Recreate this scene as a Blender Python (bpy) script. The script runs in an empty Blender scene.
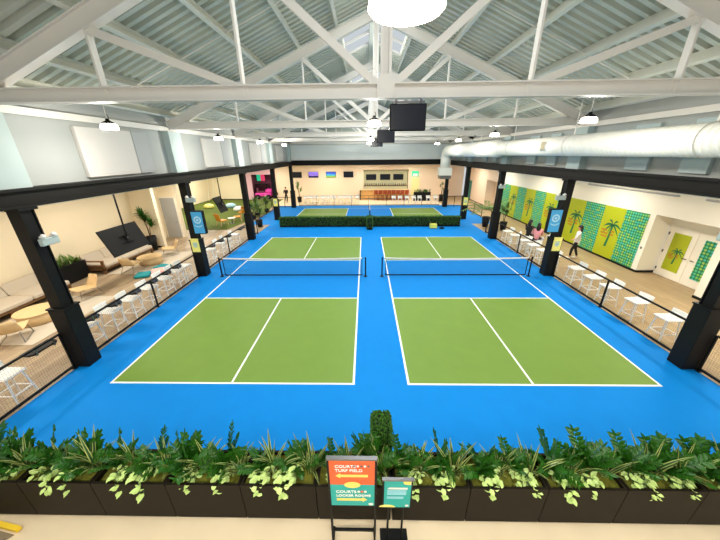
import bpy, math, random
from mathutils import Vector, Matrix
R = math.radians
rng = random.Random(7)
sc = bpy.context.scene
COL = sc.collection

# ------------------------------------------------------------------ materials
def lin(c):
    return tuple(((v/255)/12.92 if v/255 <= .04045 else ((v/255+.055)/1.055)**2.4) for v in c)
def mat(name, rgb, rough=.6, metal=0., noise=.0, scale=6., bump=0., emit=0., spec=.5):
    m = bpy.data.materials.new(name); m.use_nodes = True
    nt = m.node_tree; b = nt.nodes['Principled BSDF']
    c = lin(rgb)
    b.inputs['Base Color'].default_value = (*c, 1)
    b.inputs['Roughness'].default_value = rough
    b.inputs['Metallic'].default_value = metal
    b.inputs['Specular IOR Level'].default_value = spec
    if noise > 0 or bump > 0:
        tc = nt.nodes.new('ShaderNodeTexCoord'); n = nt.nodes.new('ShaderNodeTexNoise')
        n.inputs['Scale'].default_value = scale; n.inputs['Detail'].default_value = 5
        nt.links.new(tc.outputs['Object'], n.inputs['Vector'])
        if noise > 0:
            mx = nt.nodes.new('ShaderNodeMix'); mx.data_type = 'RGBA'
            mx.inputs['A'].default_value = (*[v*(1-noise) for v in c], 1)
            mx.inputs['B'].default_value = (*[min(1, v*(1+noise)) for v in c], 1)
            nt.links.new(n.outputs['Fac'], mx.inputs['Factor'])
            nt.links.new(mx.outputs['Result'], b.inputs['Base Color'])
        if bump > 0:
            bp = nt.nodes.new('ShaderNodeBump'); bp.inputs['Strength'].default_value = bump
            bp.inputs['Distance'].default_value = .02
            nt.links.new(n.outputs['Fac'], bp.inputs['Height'])
            nt.links.new(bp.outputs['Normal'], b.inputs['Normal'])
    if emit > 0:
        b.inputs['Emission Color'].default_value = (*c, 1)
        b.inputs['Emission Strength'].default_value = emit
    return m
def plank_mat(name, a, bcol, mortar, length, width, rot=0.):
    m = mat(name, a, .5); nt = m.node_tree; b = nt.nodes['Principled BSDF']
    tc = nt.nodes.new('ShaderNodeTexCoord'); mp = nt.nodes.new('ShaderNodeMapping')
    mp.inputs['Rotation'].default_value = (0, 0, rot)
    br = nt.nodes.new('ShaderNodeTexBrick')
    br.inputs['Scale'].default_value = 1; br.inputs['Brick Width'].default_value = length
    br.inputs['Row Height'].default_value = width; br.inputs['Mortar Size'].default_value = .004
    br.inputs['Color1'].default_value = (*lin(a), 1); br.inputs['Color2'].default_value = (*lin(bcol), 1)
    br.inputs['Mortar'].default_value = (*lin(mortar), 1)
    nt.links.new(tc.outputs['Object'], mp.inputs['Vector']); nt.links.new(mp.outputs['Vector'], br.inputs['Vector'])
    n = nt.nodes.new('ShaderNodeTexNoise'); n.inputs['Scale'].default_value = 3
    mp2 = nt.nodes.new('ShaderNodeMapping'); mp2.inputs['Scale'].default_value = (1, 12, 1) if rot == 0 else (12, 1, 1)
    nt.links.new(tc.outputs['Object'], mp2.inputs['Vector']); nt.links.new(mp2.outputs['Vector'], n.inputs['Vector'])
    mx = nt.nodes.new('ShaderNodeMix'); mx.data_type = 'RGBA'; mx.blend_type = 'MULTIPLY'
    mx.inputs['Factor'].default_value = .35
    nt.links.new(br.outputs['Color'], mx.inputs['A']); nt.links.new(n.outputs['Color'], mx.inputs['B'])
    nt.links.new(mx.outputs['Result'], b.inputs['Base Color'])
    return m
def dot_mat(name, base, dots, pitch, emitless=True):
    """Woven check of dots on the Y-Z plane: alternate cells carry a coloured dot."""
    m = mat(name, base, .5); nt = m.node_tree; b = nt.nodes['Principled BSDF']; N = nt.nodes.new; Lk = nt.links.new
    tc = N('ShaderNodeTexCoord'); sp = N('ShaderNodeSeparateXYZ'); Lk(tc.outputs['Object'], sp.inputs[0])
    def M(op, a, bb=None, c=None):
        q = N('ShaderNodeMath'); q.operation = op
        for i, v in enumerate((a, bb, c)):
            if v is None: continue
            if isinstance(v, (int, float)): q.inputs[i].default_value = v
            else: Lk(v, q.inputs[i])
        return q.outputs[0]
    y = M('DIVIDE', sp.outputs['Y'], pitch); z = M('DIVIDE', sp.outputs['Z'], pitch)
    fy = M('SUBTRACT', M('FRACT', y), .5); fz = M('SUBTRACT', M('FRACT', z), .5)
    d = M('SQRT', M('ADD', M('MULTIPLY', fy, fy), M('MULTIPLY', fz, fz)))
    cy = M('FLOOR', y); cz = M('FLOOR', z)
    inside = M('LESS_THAN', d, .37)
    cmb = N('ShaderNodeCombineXYZ'); Lk(cy, cmb.inputs[0]); Lk(cz, cmb.inputs[1])
    wn = N('ShaderNodeTexWhiteNoise'); Lk(cmb.outputs[0], wn.inputs['Vector'])
    rp = N('ShaderNodeValToRGB'); rp.color_ramp.interpolation = 'CONSTANT'
    els = rp.color_ramp.elements
    while len(els) < len(dots): els.new(.5)
    for i, c in enumerate(dots):
        els[i].position = i/len(dots); els[i].color = (*lin(c), 1)
    Lk(wn.outputs['Value'], rp.inputs['Fac'])
    mx = N('ShaderNodeMix'); mx.data_type = 'RGBA'
    mx.inputs['A'].default_value = (*lin(base), 1)
    Lk(rp.outputs['Color'], mx.inputs['B']); Lk(inside, mx.inputs['Factor'])
    Lk(mx.outputs['Result'], b.inputs['Base Color'])
    return m
def screen_mat(name, stops, s, axis='Z'):
    m = mat(name, (10, 10, 12), .3); nt = m.node_tree; b = nt.nodes['Principled BSDF']
    tc = nt.nodes.new('ShaderNodeTexCoord'); n = nt.nodes.new('ShaderNodeTexNoise'); n.inputs['Scale'].default_value = 2.2
    sp = nt.nodes.new('ShaderNodeSeparateXYZ'); nt.links.new(tc.outputs['Generated'], sp.inputs[0])
    nt.links.new(tc.outputs['Object'], n.inputs['Vector'])
    ad = nt.nodes.new('ShaderNodeMath'); ad.operation = 'MULTIPLY_ADD'; ad.inputs[1].default_value = .35
    nt.links.new(n.outputs['Fac'], ad.inputs[0]); nt.links.new(sp.outputs[axis], ad.inputs[2])
    rp = nt.nodes.new('ShaderNodeValToRGB'); els = rp.color_ramp.elements
    while len(els) < len(stops): els.new(.5)
    for i, (p, c) in enumerate(stops):
        els[i].position = p; els[i].color = (*lin(c), 1)
    nt.links.new(ad.outputs[0], rp.inputs['Fac'])
    nt.links.new(rp.outputs['Color'], b.inputs['Emission Color']); b.inputs['Emission Strength'].default_value = s
    return m

M = {}
M['blue'] = mat('court_blue', (0, 131, 216), .7, spec=.15, noise=.05, scale=2.5)
M['green'] = mat('court_green', (110, 144, 48), .6, noise=.07, scale=2)
M['line'] = mat('court_line_white', (240, 244, 240), .6)
M['conc'] = mat('floor_concrete', (232, 212, 176), .65, noise=.1, scale=1.6)
M['woodR'] = plank_mat('floor_planks', (192, 166, 126), (176, 150, 112), (150, 128, 96), 1.3, .19, R(90))
M['woodL'] = plank_mat('floor_planks_grey', (190, 168, 138), (160, 138, 110), (120, 102, 80), 1.3, .19, R(90))
M['turf'] = mat('turf_green', (82, 98, 18), .95, noise=.25, scale=60, bump=.6)
M['cream'] = mat('paint_cream', (240, 226, 196), .8, noise=.02, scale=3)
M['creamw'] = mat('paint_warm_white', (240, 234, 218), .8)
M['peach'] = mat('paint_peach', (240, 218, 192), .8)
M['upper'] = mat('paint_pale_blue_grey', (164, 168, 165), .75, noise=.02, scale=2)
M['upperb'] = mat('paint_back_brightened', (238, 240, 235), .75)  # upper wall colour paled at the back, brightness put in for missing light
M['panelr'] = mat('panel_pale_blue', (176, 190, 190), .8)
M['pilaster'] = mat('paint_sky_grey', (172, 187, 185), .7)
M['panel'] = mat('acoustic_panel_white', (206, 202, 196), .9, noise=.02, scale=30)
M['panelb'] = mat('acoustic_panel_grey', (170, 172, 172), .9, noise=.02, scale=30)
M['steel'] = mat('painted_steel_white', (216, 212, 204), .55, noise=.05, scale=1.5)
M['deck'] = mat('roof_deck_metal', (186, 190, 178), .6, noise=.05, scale=2)
M['purlin'] = mat('purlin_paint', (204, 204, 192), .6, noise=.05, scale=2)
M['black'] = mat('black_paint', (16, 17, 17), .55, spec=.2)
M['blackw'] = mat('black_beam_paint', (22, 21, 18), .6, noise=.2, scale=2, spec=.2)
M['bronze'] = mat('planter_dark_bronze', (26, 20, 8), .6, spec=.2, noise=.12, scale=3)
M['moss'] = mat('moss_mulch', (112, 112, 30), .95, noise=.4, scale=25, bump=.8)
M['soil'] = mat('dark_soil', (48, 36, 24), .95, noise=.4, scale=25, bump=.8)
M['zz'] = mat('leaf_dark_green', (40, 96, 16), .38, noise=.3, scale=9)
M['zzstem'] = mat('stem_green', (48, 100, 40), .5)
M['blade'] = mat('leaf_blade_green', (46, 84, 40), .45, noise=.3, scale=14)
M['bladeedge'] = mat('leaf_blade_cream_edge', (176, 184, 100), .45)
M['pothos'] = mat('leaf_lime', (206, 230, 136), .4, noise=.22, scale=12)
M['hedge'] = mat('hedge_green', (70, 120, 34), .7, noise=.35, scale=14)
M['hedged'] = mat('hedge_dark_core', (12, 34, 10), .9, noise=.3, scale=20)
M['white'] = mat('white_plastic', (242, 241, 236), .4)
M['wood'] = mat('light_oak', (222, 190, 140), .5, noise=.1, scale=5)
M['woodd'] = mat('teak_frame', (112, 78, 44), .5, noise=.2, scale=6)
M['fabric'] = mat('oatmeal_cushion', (196, 184, 166), .95, noise=.05, scale=40, bump=.2)
M['metal'] = mat('grey_metal', (120, 120, 122), .35, .8)
M['duct'] = mat('duct_painted_white', (240, 238, 228), .5, noise=.02, scale=3)
M['wire'] = mat('mesh_wire_dark', (60, 54, 46), .5)
M['netm'] = mat('net_cord_dark', (14, 34, 60), .8)
M['tape'] = mat('net_tape_white', (240, 236, 224), .7)
M['orange'] = mat('sign_orange', (240, 96, 48), .5)
M['teal'] = mat('sign_teal', (2, 168, 160), .5)
M['yellow'] = mat('sign_yellow', (250, 222, 110), .5)
M['cardy'] = mat('card_yellow', (246, 238, 130), .5)
M['lblue'] = mat('sign_light_blue', (64, 170, 226), .5)
M['lblue2'] = mat('sign_emblem_pale', (178, 222, 240), .5)
M['lime'] = mat('mural_lime', (168, 178, 14), .55, noise=.03, scale=4)
M['palm'] = mat('mural_palm_green', (4, 104, 62), .55)
M['rust'] = mat('mural_rust_text', (176, 104, 22), .6)
M['check'] = dot_mat('mural_check', (4, 128, 84), [(96, 190, 140), (130, 196, 96), (80, 190, 176), (168, 200, 90)], .125)
M['tealdoor'] = mat('teal_door', (20, 120, 110), .5)
M['redwood'] = mat('red_brown_leather', (150, 58, 22), .5)
M['barwood'] = mat('bar_timber', (206, 156, 88), .5, noise=.15, scale=4)
M['niche'] = mat('bar_sage_paint', (206, 204, 168), .8)
M['dark'] = mat('charcoal_back', (26, 27, 28), .5, spec=.25)
M['navy'] = mat('screen_off_navy', (14, 20, 32), .35, spec=.3)
M['pinkwall'] = mat('pink_paint', (236, 190, 204), .8)
M['pink'] = mat('magenta_paint', (236, 70, 180), .5)
M['darkred'] = mat('maroon_with_pink_glow', (120, 60, 84), .8)  # alcove's pink glow is mixed into the maroon; also covers the bench seat
M['orangew'] = mat('chair_orange', (226, 148, 46), .5)
M['rug'] = mat('rug_grey_white', (192, 181, 162), .95, noise=.12, scale=3)
M['tealb'] = mat('teal_cushion', (20, 130, 136), .9)
M['pinkb'] = mat('pale_pink_cushion', (226, 170, 162), .9)
M['skin'] = mat('skin', (206, 150, 122), .55)
M['hair'] = mat('hair_black', (18, 14, 12), .5)
M['clothb'] = mat('cloth_black', (20, 20, 22), .9)
M['clothp'] = mat('cloth_pink', (226, 152, 160), .9)
M['clothw'] = mat('cloth_white', (226, 222, 214), .9)
M['clothg'] = mat('cloth_grey_green', (120, 136, 110), .9)
M['bulb'] = mat('lamp_diffuser', (255, 240, 214), .4, emit=16.)
M['green_exit'] = mat('exit_green', (40, 190, 140), .5, emit=.8)
M['trunk'] = mat('plant_trunk', (84, 62, 40), .8, noise=.2, scale=10)
M['palmleaf'] = mat('palm_leaf', (104, 136, 62), .5, noise=.3, scale=5)
M['yellowp'] = mat('hopper_yellow', (228, 226, 96), .5)
M['safety'] = mat('safety_yellow', (246, 206, 40), .5)
M['darkgrey'] = mat('rubber_grey', (130, 116, 92), .9)
M['pinklit'] = mat('screen_pink', (236, 60, 110), .5, emit=.7)
M['cardyd'] = mat('door_pale_yellow', (238, 226, 160), .6)
M['darkglass'] = mat('bottle_dark_glass', (30, 34, 24), .2)
M['scr_purple'] = screen_mat('screen_purple', [(0, (20, 16, 80)), (.45, (30, 20, 110)), (.6, (190, 150, 240)), (.8, (120, 90, 220)), (1, (170, 140, 250))], 1.0)
M['scr_rainbow'] = screen_mat('screen_rainbow', [(.1, (230, 220, 40)), (.4, (120, 210, 80)), (.6, (90, 200, 230)), (.9, (50, 90, 220))], 1.0)
M['glass'] = None
g = bpy.data.materials.new('skylight_glass'); g.use_nodes = True
nt = g.node_tree; nt.nodes.clear()
o_ = nt.nodes.new('ShaderNodeOutputMaterial'); mxs = nt.nodes.new('ShaderNodeMixShader'); mxs.inputs[0].default_value = .2
t_ = nt.nodes.new('ShaderNodeBsdfTransparent'); t_.inputs[0].default_value = (.95, .98, 1, 1)
d_ = nt.nodes.new('ShaderNodeBsdfTranslucent'); d_.inputs[0].default_value = (.9, .95, 1, 1)
nt.links.new(t_.outputs[0], mxs.inputs[1]); nt.links.new(d_.outputs[0], mxs.inputs[2]); nt.links.new(mxs.outputs[0], o_.inputs[0])
M['glass'] = g

# ------------------------------------------------------------------ mesh builder
class MB:
    def __init__(s): s.v = []; s.f = []; s.m = []; s.mats = []
    def mi(s, m):
        if m is None: m = '_'
        if m not in s.mats: s.mats.append(m)
        return s.mats.index(m)
    def add(s, vs, fs, m=None):
        o = len(s.v); k = s.mi(m)
        s.v += [tuple(v) for v in vs]
        for f in fs: s.f.append(tuple(i+o for i in f)); s.m.append(k)
        return s
    def box(s, x0, x1, y0, y1, z0, z1, m=None):
        if x0 > x1: x0, x1 = x1, x0
        if y0 > y1: y0, y1 = y1, y0
        vs = [(x, y, z) for z in (z0, z1) for y in (y0, y1) for x in (x0, x1)]
        return s.add(vs, [(0, 2, 3, 1), (4, 5, 7, 6), (0, 1, 5, 4), (2, 6, 7, 3), (0, 4, 6, 2), (1, 3, 7, 5)], m)
    def rbox(s, x0, x1, y0, y1, z0, z1, r=.02, m=None):
        """box with chamfered edges all round"""
        if x0 > x1: x0, x1 = x1, x0
        if y0 > y1: y0, y1 = y1, y0
        vs = []; idx = {}
        def V(p):
            if p not in idx: idx[p] = len(vs); vs.append(p)
            return idx[p]
        X = (x0, x1); Y = (y0, y1); Z = (z0, z1)
        def c(i, j, k, ax):
            p = [X[i], Y[j], Z[k]]; sg = [(1 if i == 0 else -1), (1 if j == 0 else -1), (1 if k == 0 else -1)]
            for a in range(3):
                if a != ax: p[a] += sg[a]*r
            return V(tuple(p))
        fs = []
        for i in (0, 1): q = [c(i, j, k, 0) for j, k in ((0, 0), (1, 0), (1, 1), (0, 1))]; fs.append(q if i else q[::-1])
        for j in (0, 1): q = [c(i, j, k, 1) for i, k in ((0, 0), (1, 0), (1, 1), (0, 1))]; fs.append(q[::-1] if j else q)
        for k in (0, 1): q = [c(i, j, k, 2) for i, j in ((0, 0), (1, 0), (1, 1), (0, 1))]; fs.append(q if k else q[::-1])
        for j in (0, 1):
            for k in (0, 1): fs.append([c(0, j, k, 1), c(1, j, k, 1), c(1, j, k, 2), c(0, j, k, 2)])
        for i in (0, 1):
            for k in (0, 1): fs.append([c(i, 0, k, 0), c(i, 1, k, 0), c(i, 1, k, 2), c(i, 0, k, 2)])
        for i in (0, 1):
            for j in (0, 1): fs.append([c(i, j, 0, 0), c(i, j, 1, 0), c(i, j, 1, 1), c(i, j, 0, 1)])
        for i in (0, 1):
            for j in (0, 1):
                for k in (0, 1): fs.append([c(i, j, k, 0), c(i, j, k, 1), c(i, j, k, 2)])
        return s.add(vs, fs, m)
    def bar(s, p, q, w, h, m=None, up=(0, 0, 1)):
        p = Vector(p); q = Vector(q); d = (q-p).normalized(); u = Vector(up)
        sx = d.cross(u)
        if sx.length < 1e-4: sx = d.cross(Vector((1, 0, 0)))
        sx.normalize(); u = sx.cross(d).normalized()
        vs = []
        for c in (p, q):
            for a, b in ((-1, -1), (1, -1), (1, 1), (-1, 1)): vs.append(c+sx*(a*w/2)+u*(b*h/2))
        return s.add(vs, [(0, 1, 2, 3), (7, 6, 5, 4), (0, 4, 5, 1), (1, 5, 6, 2), (2, 6, 7, 3), (3, 7, 4, 0)], m)
    def tube(s, pts, r, n=8, m=None, cap=True):
        pts = [Vector(p) for p in pts]; rs = r if isinstance(r, (list, tuple)) else [r]*len(pts)
        vs = []; fs = []; prev = None
        for i, p in enumerate(pts):
            d = (pts[min(i+1, len(pts)-1)]-pts[max(i-1, 0)]).normalized()
            if prev is None:
                a = d.cross(Vector((0, 0, 1)))
                if a.length < 1e-3: a = d.cross(Vector((1, 0, 0)))
            else: a = prev-d*prev.dot(d)
            a.normalize(); prev = a; b = d.cross(a)
            for k in range(n):
                t = 2*math.pi*k/n; vs.append(p+(a*math.cos(t)+b*math.sin(t))*rs[i])
        for i in range(len(pts)-1):
            for k in range(n):
                fs.append((i*n+k, i*n+(k+1) % n, (i+1)*n+(k+1) % n, (i+1)*n+k))
        if cap: fs.append(tuple(range(n))[::-1]); fs.append(tuple((len(pts)-1)*n+k for k in range(n)))
        return s.add(vs, fs, m)
    def lathe(s, prof, c=(0, 0, 0), n=20, m=None, sq=1.):
        vs = []; fs = []
        for r, z in prof:
            for k in range(n):
                t = 2*math.pi*k/n; vs.append((c[0]+r*math.cos(t), c[1]+r*math.sin(t)*sq, c[2]+z))
        for i in range(len(prof)-1):
            for k in range(n): fs.append((i*n+k, i*n+(k+1) % n, (i+1)*n+(k+1) % n, (i+1)*n+k))
        if prof[0][0] > 1e-4: fs.append(tuple(range(n))[::-1])
        if prof[-1][0] > 1e-4: fs.append(tuple((len(prof)-1)*n+k for k in range(n)))
        return s.add(vs, fs, m)
    def ball(s, c, rx, ry=None, rz=None, n=10, m=None):
        ry = ry or rx; rz = rz or rx; vs = []; fs = []; h = n//2+1
        for i in range(h+1):
            a = math.pi*i/h
            for k in range(n):
                t = 2*math.pi*k/n
                vs.append((c[0]+rx*math.sin(a)*math.cos(t), c[1]+ry*math.sin(a)*math.sin(t), c[2]+rz*math.cos(a)))
        for i in range(h):
            for k in range(n): fs.append((i*n+k, (i+1)*n+k, (i+1)*n+(k+1) % n, i*n+(k+1) % n))
        return s.add(vs, fs, m)
    def prism(s, poly, axis, a, b, m=None):
        """extrude a 2-D polygon along an axis: 'x' -> (y,z), 'y' -> (x,z), 'z' -> (x,y)"""
        def P(u, v, w): return {'x': (w, u, v), 'y': (u, w, v), 'z': (u, v, w)}[axis]
        n = len(poly); vs = [P(u, v, a) for u, v in poly]+[P(u, v, b) for u, v in poly]
        fs = [tuple(range(n)), tuple(range(2*n-1, n-1, -1))]+[(i, i+n, (i+1) % n+n, (i+1) % n) for i in range(n)]
        return s.add(vs, fs, m)
    def build(s, name, m=None, parent=None, smooth=False, world=True):
        me = bpy.data.meshes.new(name)
        off = Vector((0, 0, 0))
        if parent is not None and world:
            p = parent
            while p is not None: off += p.location; p = p.parent
        me.from_pydata([Vector(v)-off for v in s.v], [], s.f)
        for k in s.mats: me.materials.append(M[m] if k == '_' else M[k])
        if len(s.mats) > 1: me.polygons.foreach_set('material_index', s.m)
        if smooth: me.polygons.foreach_set('use_smooth', [True]*len(me.polygons))
        me.validate(); me.update()
        import bmesh
        bm = bmesh.new(); bm.from_mesh(me); bmesh.ops.recalc_face_normals(bm, faces=bm.faces); bm.to_mesh(me); bm.free()
        o = bpy.data.objects.new(name, me); COL.objects.link(o)
        if parent is not None: o.parent = parent
        return o
def tag(o, label=None, cat=None, group=None, kind=None):
    if label: o['label'] = label
    if cat: o['category'] = cat
    if group: o['group'] = group
    if kind: o['kind'] = kind
    return o
def thing(name, label, cat, loc=(0, 0, 0), rz=0., group=None, kind=None):
    o = bpy.data.objects.new(name, None); COL.objects.link(o); o.empty_display_size = .1
    o.location = loc; o.rotation_euler = (0, 0, rz)
    return tag(o, label, cat, group, kind)
def struct(name, mb, m=None):
    return tag(mb.build(name, m), kind='structure')
KIDS = {}
def kids(o): return [c for c in COL.objects if c.parent == o]
def dup(o, loc, rz=None, label=None, group=None, scale=None, tree=None):
    """copy a thing with its parts and their sub-parts"""
    def rec(x, par):
        c = x.copy(); COL.objects.link(c)
        if par is not None: c.parent = par
        if x.name not in KIDS: KIDS[x.name] = kids(x)
        for k in KIDS[x.name]: rec(k, c)
        return c
    c = rec(o, None); c.location = loc
    if rz is not None: c.rotation_euler = (0, 0, rz)
    if scale: c.scale = (scale,)*3
    if label: c['label'] = label
    if group: c['group'] = group
    return c
def text(name, s, size, loc, rot, m, parent, align='LEFT', ext=.002):
    cu = bpy.data.curves.new(name, 'FONT'); cu.body = s; cu.size = size; cu.align_x = align; cu.extrude = ext; cu.offset = size*.02
    t = bpy.data.objects.new(name+'_tmp', cu); COL.objects.link(t)
    me = bpy.data.meshes.new_from_object(t); bpy.data.objects.remove(t); bpy.data.curves.remove(cu)
    me.materials.clear(); me.materials.append(M[m])
    o = bpy.data.objects.new(name, me); COL.objects.link(o)
    o.parent = parent; off = Vector((0, 0, 0)); p = parent
    while p is not None: off += p.location; p = p.parent
    o.location = Vector(loc)-off; o.rotation_euler = rot
    return o
ORD = ['first', 'second', 'third', 'fourth', 'fifth', 'sixth', 'seventh', 'eighth', 'ninth', 'tenth', 'eleventh', 'twelfth']
YC = [.78+6.13*i for i in range(5)]      # column and truss lines
L_, W_ = 13.411, 6.096
# ------------------------------------------------------------------ floors
def court_floor():
    """one surface: blue apron, green service areas and white lines, cut on a grid"""
    lw = .055; yn0 = L_/2-2.134; yn1 = L_/2+2.134
    rects = []                      # (x0,x1,y0,y1,material) painted in order
    for xl in (-.646-W_, .646):
        xr = xl+W_
        rects += [(xl, xr, 0, yn0, 'green'), (xl, xr, yn1, L_, 'green')]
        rects += [(xl, xl+lw, 0, L_, 'line'), (xr-lw, xr, 0, L_, 'line'), (xl, xr, 0, lw, 'line'), (xl, xr, L_-lw, L_, 'line'),
                  (xl, xr, yn0-lw, yn0, 'line'), (xl, xr, yn1, yn1+lw, 'line'),
                  ((xl+xr)/2-lw/2, (xl+xr)/2+lw/2, 0, yn0, 'line'), ((xl+xr)/2-lw/2, (xl+xr)/2+lw/2, yn1, L_, 'line')]
    y1 = 24.67; y0 = y1-W_; h = L_/2   # the far court lies crosswise
    rects += [(-h, -2.134, y0, y1, 'green'), (2.134, h, y0, y1, 'green')]
    rects += [(-h, h, y0, y0+lw, 'line'), (-h, h, y1-lw, y1, 'line'), (-h, -h+lw, y0, y1, 'line'), (h-lw, h, y0, y1, 'line'),
              (-2.134-lw, -2.134, y0, y1, 'line'), (2.134, 2.134+lw, y0, y1, 'line'),
              (-h, -2.134, (y0+y1)/2-lw/2, (y0+y1)/2+lw/2, 'line'), (2.134, h, (y0+y1)/2-lw/2, (y0+y1)/2+lw/2, 'line')]
    X0, X1, Y0, Y1 = -8.1, 8.1, -2.5, 26.4
    xs = sorted({X0, X1, *[r[0] for r in rects], *[r[1] for r in rects]})
    ys = sorted({Y0, Y1, *[r[2] for r in rects], *[r[3] for r in rects]})
    mb = MB(); n = len(xs); mb.v = [(x, y, 0) for y in ys for x in xs]
    for j in range(len(ys)-1):
        for i in range(n-1):
            cx = (xs[i]+xs[i+1])/2; cy = (ys[j]+ys[j+1])/2; m = 'blue'
            for r in rects:
                if r[0] < cx < r[1] and r[2] < cy < r[3]: m = r[4]
            mb.f.append((j*n+i, j*n+i+1, (j+1)*n+i+1, (j+1)*n+i)); mb.m.append(mb.mi(m))
    for sx in (-1, 1):              # blue apron runs on between the far columns
        mb.add([(sx*8.1, 17.3, 0), (sx*9.8, 17.3, 0), (sx*9.8, 26.4, 0), (sx*8.1, 26.4, 0)], [(0, 1, 2, 3)], 'blue')
    return struct('floor_court', mb)
court_floor()
def plane(name, pts, m): return struct(name, MB().add(pts, [tuple(range(len(pts)))]), m)
plane('floor_front', [(-14.2, -8, -.001), (14, -8, -.001), (14, -2.5, -.001), (-14.2, -2.5, -.001)], 'conc')
plane('floor_left', [(-14.2, -2.5, -.002), (-8.1, -2.5, -.002), (-8.1, 26.4, -.002), (-14.2, 26.4, -.002)], 'woodL')
plane('floor_right', [(8.1, -2.5, -.002), (13.3, -2.5, -.002), (13.3, 34.5, -.002), (8.1, 34.5, -.002)], 'woodR')
plane('floor_back', [(-20, 26.4, -.001), (8.1, 26.4, -.001), (8.1, 36, -.001), (-20, 36, -.001)], 'conc')
mb = MB(); tp = [(-20, 15.6), (-10.9, 15.7), (-10.5, 18.3), (-9.9, 22.4), (-10.6, 26), (-10.8, 31.4), (-20, 31.4)]
mb.prism(tp, 'z', -.01, .025); struct('floor_turf', mb, 'turf')

# ------------------------------------------------------------------ walls
H1 = 4.15
def wall(name, x0, x1, y0, y1, z0, z1, m): return struct(name, MB().box(x0, x1, y0, y1, z0, z1), m)
wall('wall_left', -14.3, -14.1, -8, 11.3, 0, H1, 'cream')
mb = MB(); mb.box(-14.1, -12.72, 11.25, 11.5, 0, H1); struct('wall_left_stub', mb, 'cream')
mb = MB(); mb.box(-20, -12.88, 13.7, 13.95, 0, H1); mb.box(-14.3, -14.1, 11.3, 13.7, 0, H1); struct('wall_left_recess', mb, 'cream')
wall('wall_turf_left', -20.2, -20, 13.9, 31.5, 0, H1, 'cream')
wall('wall_turf_back', -20, -15.3, 31.4, 31.6, 0, H1, 'cream')
mb = MB(); mb.box(-15.3, -14.5, 31.4, 31.6, 0, H1); mb.box(-14.5, -11.5, 31.4, 31.6, 3.0, H1); mb.box(-11.9, -11.5, 31.4, 31.6, 0, 3.0)
struct('wall_pink', mb, 'pinkwall')
mb = MB(); mb.box(-14.6, -11.8, 33.2, 33.4, 0, 3.2); mb.box(-14.7, -14.5, 31.6, 33.3, 0, 3.2); mb.box(-11.9, -11.7, 31.6, 33.3, 0, 3.2); mb.box(-14.6, -11.8, 31.6, 33.3, 3.1, 3.2)
struct('wall_alcove', mb, 'darkred')
mb = MB(); mb.box(-11.5, -.6, 31.5, 31.7, 0, H1)
mb.box(-.6, 4.9, 31.5, 31.7, 3.45, H1); mb.box(4.9, 9.3, 31.5, 31.7, 0, H1)
struct('wall_back', mb, 'peach')
mb = MB(); mb.box(-.6, 4.9, 32.3, 32.45, 0, 3.6); mb.box(-.7, -.6, 31.7, 32.4, 0, 3.6); mb.box(4.9, 5, 31.7, 32.4, 0, 3.6); mb.box(-.6, 4.9, 31.7, 32.4, 3.45, 3.6)
struct('wall_bar_niche', mb, 'niche')
mb = MB()
mb.box(12.2, 12.4, 7.15, 22.9, 0, H1); mb.box(12.2, 12.4, 4.62, 7.15, 2.68, H1); mb.box(12.2, 12.4, -8, 4.62, 0, H1)
mb.box(12.4, 13.1, 7.15, 7.3, 0, H1); mb.box(12.4, 13.1, 4.47, 4.62, 0, H1)
mb.box(13, 13.2, 4.47, 7.3, 2.25, H1)
mb.box(12.4, 13.0, 4.62, 7.15, 2.68, 2.8)
struct('wall_right', mb, 'creamw')
mb = MB(); mb.box(12.2, 12.4, 25.7, 31.6, 0, H1); mb.box(12.2, 12.4, 22.9, 25.7, 2.65, H1); mb.box(9.3, 12.2, 33.3, 33.5, 0, H1); mb.box(9.3, 9.45, 31.5, 33.4, 0, H1)
mb.box(13.1, 13.3, 22.8, 25.8, 0, 2.8); mb.box(12.4, 13.1, 22.75, 22.9, 0, 2.8); mb.box(12.4, 13.1, 25.7, 25.85, 0, 2.8)
struct('wall_right_far', mb, 'peach')
for nm, q in (('baseboard_right', (12.17, 12.2, 7.15, 22.9)), ('baseboard_right_recess', (12.2, 13.0, 7.12, 7.15)), ('baseboard_right_near', (12.17, 12.2, -8, 4.62)),
              ('baseboard_left', (-14.1, -14.07, -8, 11.25)), ('baseboard_left_stub', (-14.1, -12.72, 11.22, 11.25)), ('baseboard_turf', (-20, -15.3, 31.35, 31.4))):
    struct(nm, MB().box(*q, 0, .1), 'black')
# aisle and back-room ceilings
struct('ceiling_left', MB().box(-20.2, -8.1, -8, 33.4, H1, H1+.12), 'creamw')
struct('ceiling_right', MB().box(8.1, 13.3, -8, 33.5, H1, H1+.12), 'creamw')
struct('ceiling_back', MB().box(-8.1, 8.1, 26.5, 33.5, H1, H1+.12), 'creamw')
# black beams over the columns
for sx, nm in ((-1, 'left'), (1, 'right')):
    mb = MB(); x = sx*7.98
    mb.box(x-.16, x+.16, -8, 26.5, 4.2, 4.26); mb.box(x-.16, x+.16, -8, 26.5, 4.54, 4.6); mb.box(x-.08, x+.08, -8, 26.5, 4.26, 4.54)
    struct('beam_'+nm, mb, 'blackw')
    # upper wall and pilasters
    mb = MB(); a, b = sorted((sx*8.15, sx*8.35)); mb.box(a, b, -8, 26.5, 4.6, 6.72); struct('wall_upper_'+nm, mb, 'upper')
    mb = MB(); a, b = sorted((sx*8.15, sx*7.9))
    for y in YC+[-5.35]: mb.box(a, b, y-.38, y+.38, 4.6, 6.1)
    struct('trim_pilaster_'+nm, mb, 'pilaster')
    mb = MB(); a, b = sorted((sx*8.15, sx*8.0)); mb.box(a, b, -8, 26.4, 6.1, 6.26); struct('trim_eave_'+nm, mb, 'steel')
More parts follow.
